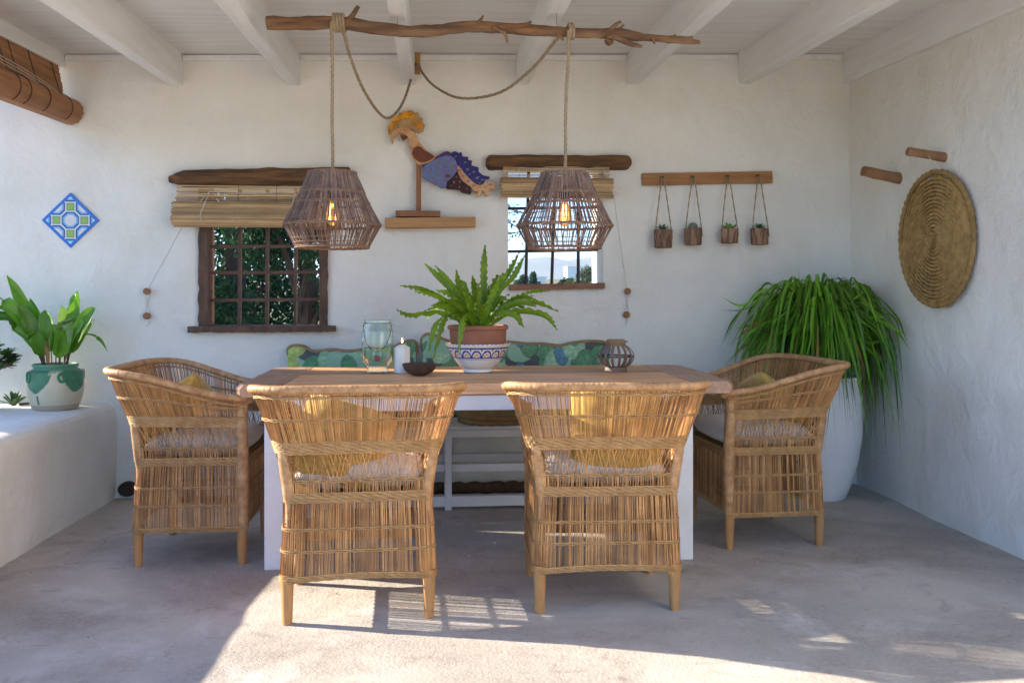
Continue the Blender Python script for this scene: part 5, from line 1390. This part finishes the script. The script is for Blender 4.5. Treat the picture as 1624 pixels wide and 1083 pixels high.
for k, (tip, sh, w, dr, pale, tw) in enumerate(AL):
    tip = Vector(tip); a = math.atan2(tip.y, tip.x)
    base = Vector((0.05 * math.cos(a), 0.05 * math.sin(a), 0.205))
    sh = min(0.86, sh + 0.17); w *= 0.86
    q = lambda f, lift: base.lerp(tip, f) + Vector((0, 0, lift))
    st = 1 - sh
    path = [base, q(st * 0.6, 0.03 + dr * 0.5), q(st, 0.03 + dr), q(st + sh * 0.4, 0.03 + dr * 1.2), q(st + sh * 0.75, 0.015 + dr * 0.8), tip]
    P = crom(path, 6)
    mb = MB(); mb.tube(P[:int(len(P) * st) + 2], 0.003, 5); mb.build('stalk', M['stem'], ap)
    mb = MB()
    bl = P[int(len(P) * st):]
    n = len(bl); vs, fs = [], []
    for i, p in enumerate(bl):
        t = i / (n - 1); tan = (bl[min(i + 1, n - 1)] - bl[max(i - 1, 0)]).normalized()
        sd = Vector((1, 0.15, 0)) if abs(tan.z) > 0.55 else Vector((tan.y, -tan.x, 0.25 * (1 if tip.x < 0 else -1)))
        sd = (sd - tan * sd.dot(tan)).normalized(); sd = Matrix.Rotation(tw, 3, tan) @ sd; nr = sd.cross(tan)
        ww = w * (math.sin(math.pi * min(1, t ** 0.75)) ** 0.8 if 0 < t < 1 else 0.02)
        for s in range(7):
            f = s / 3 - 1; vs.append(p + sd * (f * ww / 2) + nr * (abs(f) * ww * 0.16 + 0.003 * math.sin(t * 14 + f * 3)))
    for i in range(n - 1):
        for s in range(6): fs.append((i * 7 + s, i * 7 + s + 1, (i + 1) * 7 + s + 1, (i + 1) * 7 + s))
    mb.add(vs, fs); mb.build('leaf', M['aspid_pale'] if pale else M['aspid'], ap, smooth=60, recalc=False)
mb = MB(); strap(mb, [Vector((0.0, -0.08, 0.22)), Vector((0.0, -0.10, 0.32)), Vector((0.015, -0.10, 0.42))], 0.022, nacross=3, taper=(0.3, 0.1)); mb.build('leaf', M['brown_leaf'], ap, recalc=False)

def rosette(mb, c, R_, n, seed, up=0.35):
    rnd = random.Random(seed); c = Vector(c)
    ax = Vector((rnd.uniform(-0.5, 0.5), rnd.uniform(-0.6, 0.1), 1)).normalized(); u = ax.orthogonal().normalized(); v = ax.cross(u)
    for k in range(n):
        a = k * 2.4; f = (k + 1) / n; L = R_ * (0.35 + 0.65 * f)
        d = (u * math.cos(a) + v * math.sin(a)) * f + ax * (1 - f * (1 - up * 0.3)); d.normalize()
        s = d.cross(ax).normalized() if d.cross(ax).length > 0.01 else u
        nn = s.cross(d)
        vs = [c, c + d * L * 0.55 + s * L * 0.24 + nn * 0.002, c + d * L * 0.85 + s * L * 0.24, c + d * L * 1.0, c + d * L * 0.85 - s * L * 0.24, c + d * L * 0.55 - s * L * 0.24 + nn * 0.002]
        mb.add(vs, [(0, 1, 2, 3), (0, 3, 4, 5)])
ae = thing('potted_aeonium', 'dark rosette succulent on woody stems at the left edge of the masonry bench', 'potted plant', (-2.37, 4.78, 0.534))
mb = MB(); mb.lathe([(0.06, 0), (0.085, 0.09), (0.092, 0.11), (0.08, 0.11), (0.076, 0.095)], 28); mb.build('pot', M['terracotta'], ae, smooth=40)
mb = MB(); rl, rd = MB(), MB()
rnd = random.Random(44)
for k in range(20):
    tip = Vector((rnd.uniform(-0.13, 0.215), rnd.uniform(-0.12, 0.12), rnd.uniform(0.21, 0.34)))
    if tip.x > 0.15: tip.z = rnd.uniform(0.20, 0.29)
    mb.tube(crom([(0, 0, 0.09), Vector((0.02, 0, 0.13)), tip * 0.6 + Vector((0, 0, 0.07)), tip], 5), 0.006, 6)
    rosette(rl if k % 3 else rd, tip, rnd.uniform(0.055, 0.075), 26, k)
mb.build('stems', M['stem'], ae, smooth=60); rl.build('green_rosettes', mat('rosette_green', (0.10, 0.22, 0.035), (0.06, 0.15, 0.03), 9, 0.45, island=0.4, trans=0.2), ae, recalc=False, kind='stuff'); rd.build('purple_rosettes', M['succulent_red'], ae, recalc=False, kind='stuff')
ag = thing('small_agave', 'small dark spiky succulent growing at the back of the masonry bench', 'succulent', (-2.285, 4.985, 0.53))
for k in range(13):
    a = 2.4 * k; f = 0.3 + 0.7 * k / 13; L = 0.09
    d = Vector((math.cos(a) * f, math.sin(a) * f * 0.8, 1.05 - 0.7 * f)).normalized()
    mb = MB(); strap(mb, [Vector((0, 0, 0)), d * L * 0.5, d * L], 0.024, fold=0.4, nacross=3, taper=(0.8, 0.03)); mb.build('leaf', M['succulent'], ag, recalc=False)
mb = MB(); gnarly(mb, [(-2.26, 4.99, 0.54, 0.006), (-2.2, 4.985, 0.544, 0.005), (-2.14, 4.98, 0.548, 0.003)], 6, 6, 0.001); tag(mb.build('dry_stick', M['stem']), 'thin dry stick lying on the masonry bench by the wall', 'stick')

# ------------------------------------------------------------------ outside: trees behind the windows, houses, hills
def leaf_mass(mb, blobs, n, size, rnd, flatten=1.0):
    tot = sum(b[1] ** 2 for b in blobs)
    for (c, r, sz) in blobs:
        k = int(n * r * r / tot)
        for _ in range(k):
            d = Vector((rnd.gauss(0, 1), rnd.gauss(0, 1), rnd.gauss(0, 1))).normalized() * (r * rnd.random() ** 0.4)
            d.z *= sz; p = Vector(c) + d
            s = size * rnd.uniform(0.6, 1.5)
            e = Euler((rnd.uniform(0, 6.3), rnd.uniform(0, 6.3), rnd.uniform(0, 6.3))).to_matrix()
            mb.add([p + e @ Vector(q) for q in ((-s, -s * 0.35, 0), (0, -s * 0.5, s * 0.15), (s, 0, 0), (0, s * 0.5, s * 0.1))], [(0, 1, 2, 3)])
def tree(name, label, loc, h, cr, kind, seed, n=2500, size=0.05, trunk=0.12, cat='tree', lift=0.3):
    rnd = random.Random(seed)
    t = thing(name, label, cat, loc, group='trees seen through the windows')
    mb = MB(); gnarly(mb, [(0, 0, -0.1, trunk), (rnd.uniform(-.1, .1), rnd.uniform(-.1, .1), h * 0.35, trunk * 0.8), (rnd.uniform(-.2, .2), rnd.uniform(-.2, .2), h * 0.9, trunk * 0.3)], 8, 8, trunk * 0.2, seed)
    blobs = []
    for i in range(16):
        f = rnd.random(); z = h * (lift + (1 - lift) * f); w = cr * (1 - abs(f - 0.35) * 0.9)
        a = rnd.uniform(0, 6.3); c = (w * 0.6 * math.cos(a), w * 0.6 * math.sin(a), z)
        blobs.append((c, cr * rnd.uniform(0.28, 0.5), rnd.uniform(0.8, 1.6)))
        mb.tube(crom([(0, 0, max(0.1, z - 0.5 * h * 0.3)), Vector(c) * 0.5 + Vector((0, 0, z * 0.45)), c], 4), [trunk * 0.3] * 8 + [trunk * 0.12], 5)
    mb.build('trunk', M['bark'], t, smooth=60)
    lv = MB(); leaf_mass(lv, blobs, n, size, rnd); lv.build('crown', M[kind], t, recalc=False, kind='stuff')
    return t
tree('evergreen_tree', 'dark evergreen tree behind the left of the dark wooden window', (-2.65, 9.0, -0.12), 4.2, 0.85, 'tree_dark', 1, 20000, 0.028, 0.10, lift=0.06)
tree('evergreen_tree', 'dark evergreen tree behind the right of the dark wooden window', (-1.35, 8.6, -0.12), 4.0, 0.75, 'tree_dark', 2, 22000, 0.026, 0.09, lift=0.06)
tree('evergreen_tree', 'tall bare trunked tree behind the middle of the dark wooden window', (-2.05, 9.3, -0.12), 5.5, 0.9, 'tree_dark', 3, 7000, 0.03, 0.10, lift=0.38)
tree('evergreen_tree', 'far dark tree filling the lower dark wooden window', (-2.4, 11.0, -0.12), 2.6, 1.5, 'tree_dark', 4, 20000, 0.035, 0.12, lift=0.05)
# thin leafy branch before the bright window
nb = thing('almond_tree', 'thin leafy almond branches at the left of the barred bright window', 'tree', (0.55, 8.2, -0.12))
rnd = random.Random(8)
mb = MB(); lv = MB()
gnarly(mb, [(-0.35, 0.4, 0, 0.07), (-0.38, 0.35, 0.9, 0.06), (-0.25, 0.2, 1.8, 0.035), (0.05, 0, 2.6, 0.015)], 8, 8, 0.01)
for k in range(16):
    z = rnd.uniform(1.4, 2.3); a = Vector((-0.3, 0.25, z)); b = a + Vector((rnd.uniform(0.05, 0.75), rnd.uniform(-0.4, 0.2), rnd.uniform(-0.35, 0.5)))
    P = crom([a, a.lerp(b, 0.5) + Vector((0, 0, 0.08)), b], 8); mb.tube(P, 0.006, 4)
    for p in P[3:]:
        for _ in range(4):
            s = rnd.uniform(0.012, 0.025); e = Euler((rnd.uniform(0, 6.3), rnd.uniform(0, 6.3), 0)).to_matrix(); q = p + Vector((rnd.gauss(0, 0.035), rnd.gauss(0, 0.035), rnd.gauss(0, 0.035)))
            lv.add([q + e @ Vector(w) for w in ((-s, 0, 0), (0, -s * 0.4, 0), (s, 0, 0), (0, s * 0.4, 0))], [(0, 1, 2, 3)])
mb.build('trunk', M['bark'], nb, smooth=60); lv.build('crown', M['tree_dark'], nb, recalc=False, kind='stuff')

def house(label, x, y, w, d, h, wins):
    z = ground_z(x, y)
    t = thing('far_house', label, 'house', (x, y, z - 0.3), group='white houses on the far slope')
    mb = MB(); mb.box((0, 0, h / 2), (w, d, h)); mb.build('wall', M['house_wall'], t)
    mb = MB(); mb.box((0, 0, h + 0.12), (w + 0.4, d + 0.4, 0.24)); mb.build('roof', M['house_wall'], t)
    for (u, v, a, b) in wins:
        mb = MB(); mb.box((u, -d / 2 - 0.02, v), (a, 0.1, b)); mb.build('window', M['house_glass'], t)
house('white flat roofed house on the far slope right of the middle bar', 40.5, 250, 8.2, 7, 4.2, [(-1.2, 1.7, 1.1, 1.3), (1.8, 1.7, 1.1, 1.3), (0.3, 1.4, 1.0, 2.2)])
house('low white outhouse among the bushes left of the middle bar', 13.2, 120, 2.6, 3, 1.5, [(0.4, 0.8, 0.5, 0.5)])
spots_t = [(9.9, 92, 1.7, 0.55, 'tree_dark', 'conical dark tree left of the far white house'), (12.6, 88, 0.9, 0.8, 'tree_dark', 'round dark bush below the far white house'), (14.0, 92, 0.9, 0.9, 'tree_dark', 'dark bush right below the far white house'),
           (15.2, 80, 1.3, 0.9, 'tree_light', 'pale olive bush at the right of the bright window view'), (10.9, 70, 1.0, 1.0, 'tree_light', 'low pale bush left of the middle bar'), (7.6, 80, 1.5, 0.8, 'tree_dark', 'dark round tree at the left of the bright window view'),
           (18.6, 110, 2.6, 1.3, 'tree_light', 'pale tree beside the far white house')]
for k, (x, y, h, cr, kd, lab) in enumerate(spots_t):
    tree('far_tree', lab, (x, y, ground_z(x, y)), h, cr, kd, 50 + k, 1500, 0.12, 0.1, lift=0.15)
mb = MB()
def hz(x, y):
    r = 120 + 60 * fbm(x, 0, 3, 0.0018) + 30 * fbm(x, 1, 9, 0.006) + (x - 400) * 0.06
    t = ssm(1700, 3200, y); return -20 + r * t * 1.1 + 12 * fbm(x, y, 0, 0.008) * t
mb.grid(90, 24, lambda u, v: (-3000 + 7000 * u, 1500 + 2600 * v, hz(-3000 + 7000 * u, 1500 + 2600 * v)))
tag(mb.build('hill', M['hill'], smooth=80), 'pale mountain ridge far beyond the bright window', kind='structure')

# chips of stone and plaster scattered on the floor
rnd = random.Random(77); mb = MB()
for k in range(80):
    x, y = rnd.uniform(-1.75, 2.4), rnd.uniform(1.9, 5.0); q = rnd.uniform(0.001, 0.0034)
    mb.box((x, y, q * 0.4 + 0.003), (q * 2, q * 1.6, q * 1.2), rot=(rnd.uniform(-.4, .4), rnd.uniform(-.4, .4), rnd.uniform(0, 3)))
tag(mb.build('grit', mat('stone_chip', (0.5, 0.47, 0.42), island=0.6)), 'tiny pale stone chips scattered over the patio floor', 'grit', kind='stuff')

# ------------------------------------------------------------------ air between here and the mountains
hm = bpy.data.materials.new('pale_haze'); hm.use_nodes = True
N, L = hm.node_tree.nodes, hm.node_tree.links
N.remove(N['Principled BSDF'])
pv = N.new('ShaderNodeVolumePrincipled')
pv.inputs['Color'].default_value = (0.72, 0.84, 1.0, 1)
pv.inputs['Density'].default_value = 0.00018
pv.inputs['Anisotropy'].default_value = 0.2
L.new(pv.outputs[0], N['Material Output'].inputs['Volume'])
mb = MB(); mb.box((0, 2300, 145), (12200, 5600, 370))
hz_o = mb.build('haze', hm)
tag(hz_o, 'thin blue haze over the far slopes', kind='stuff')
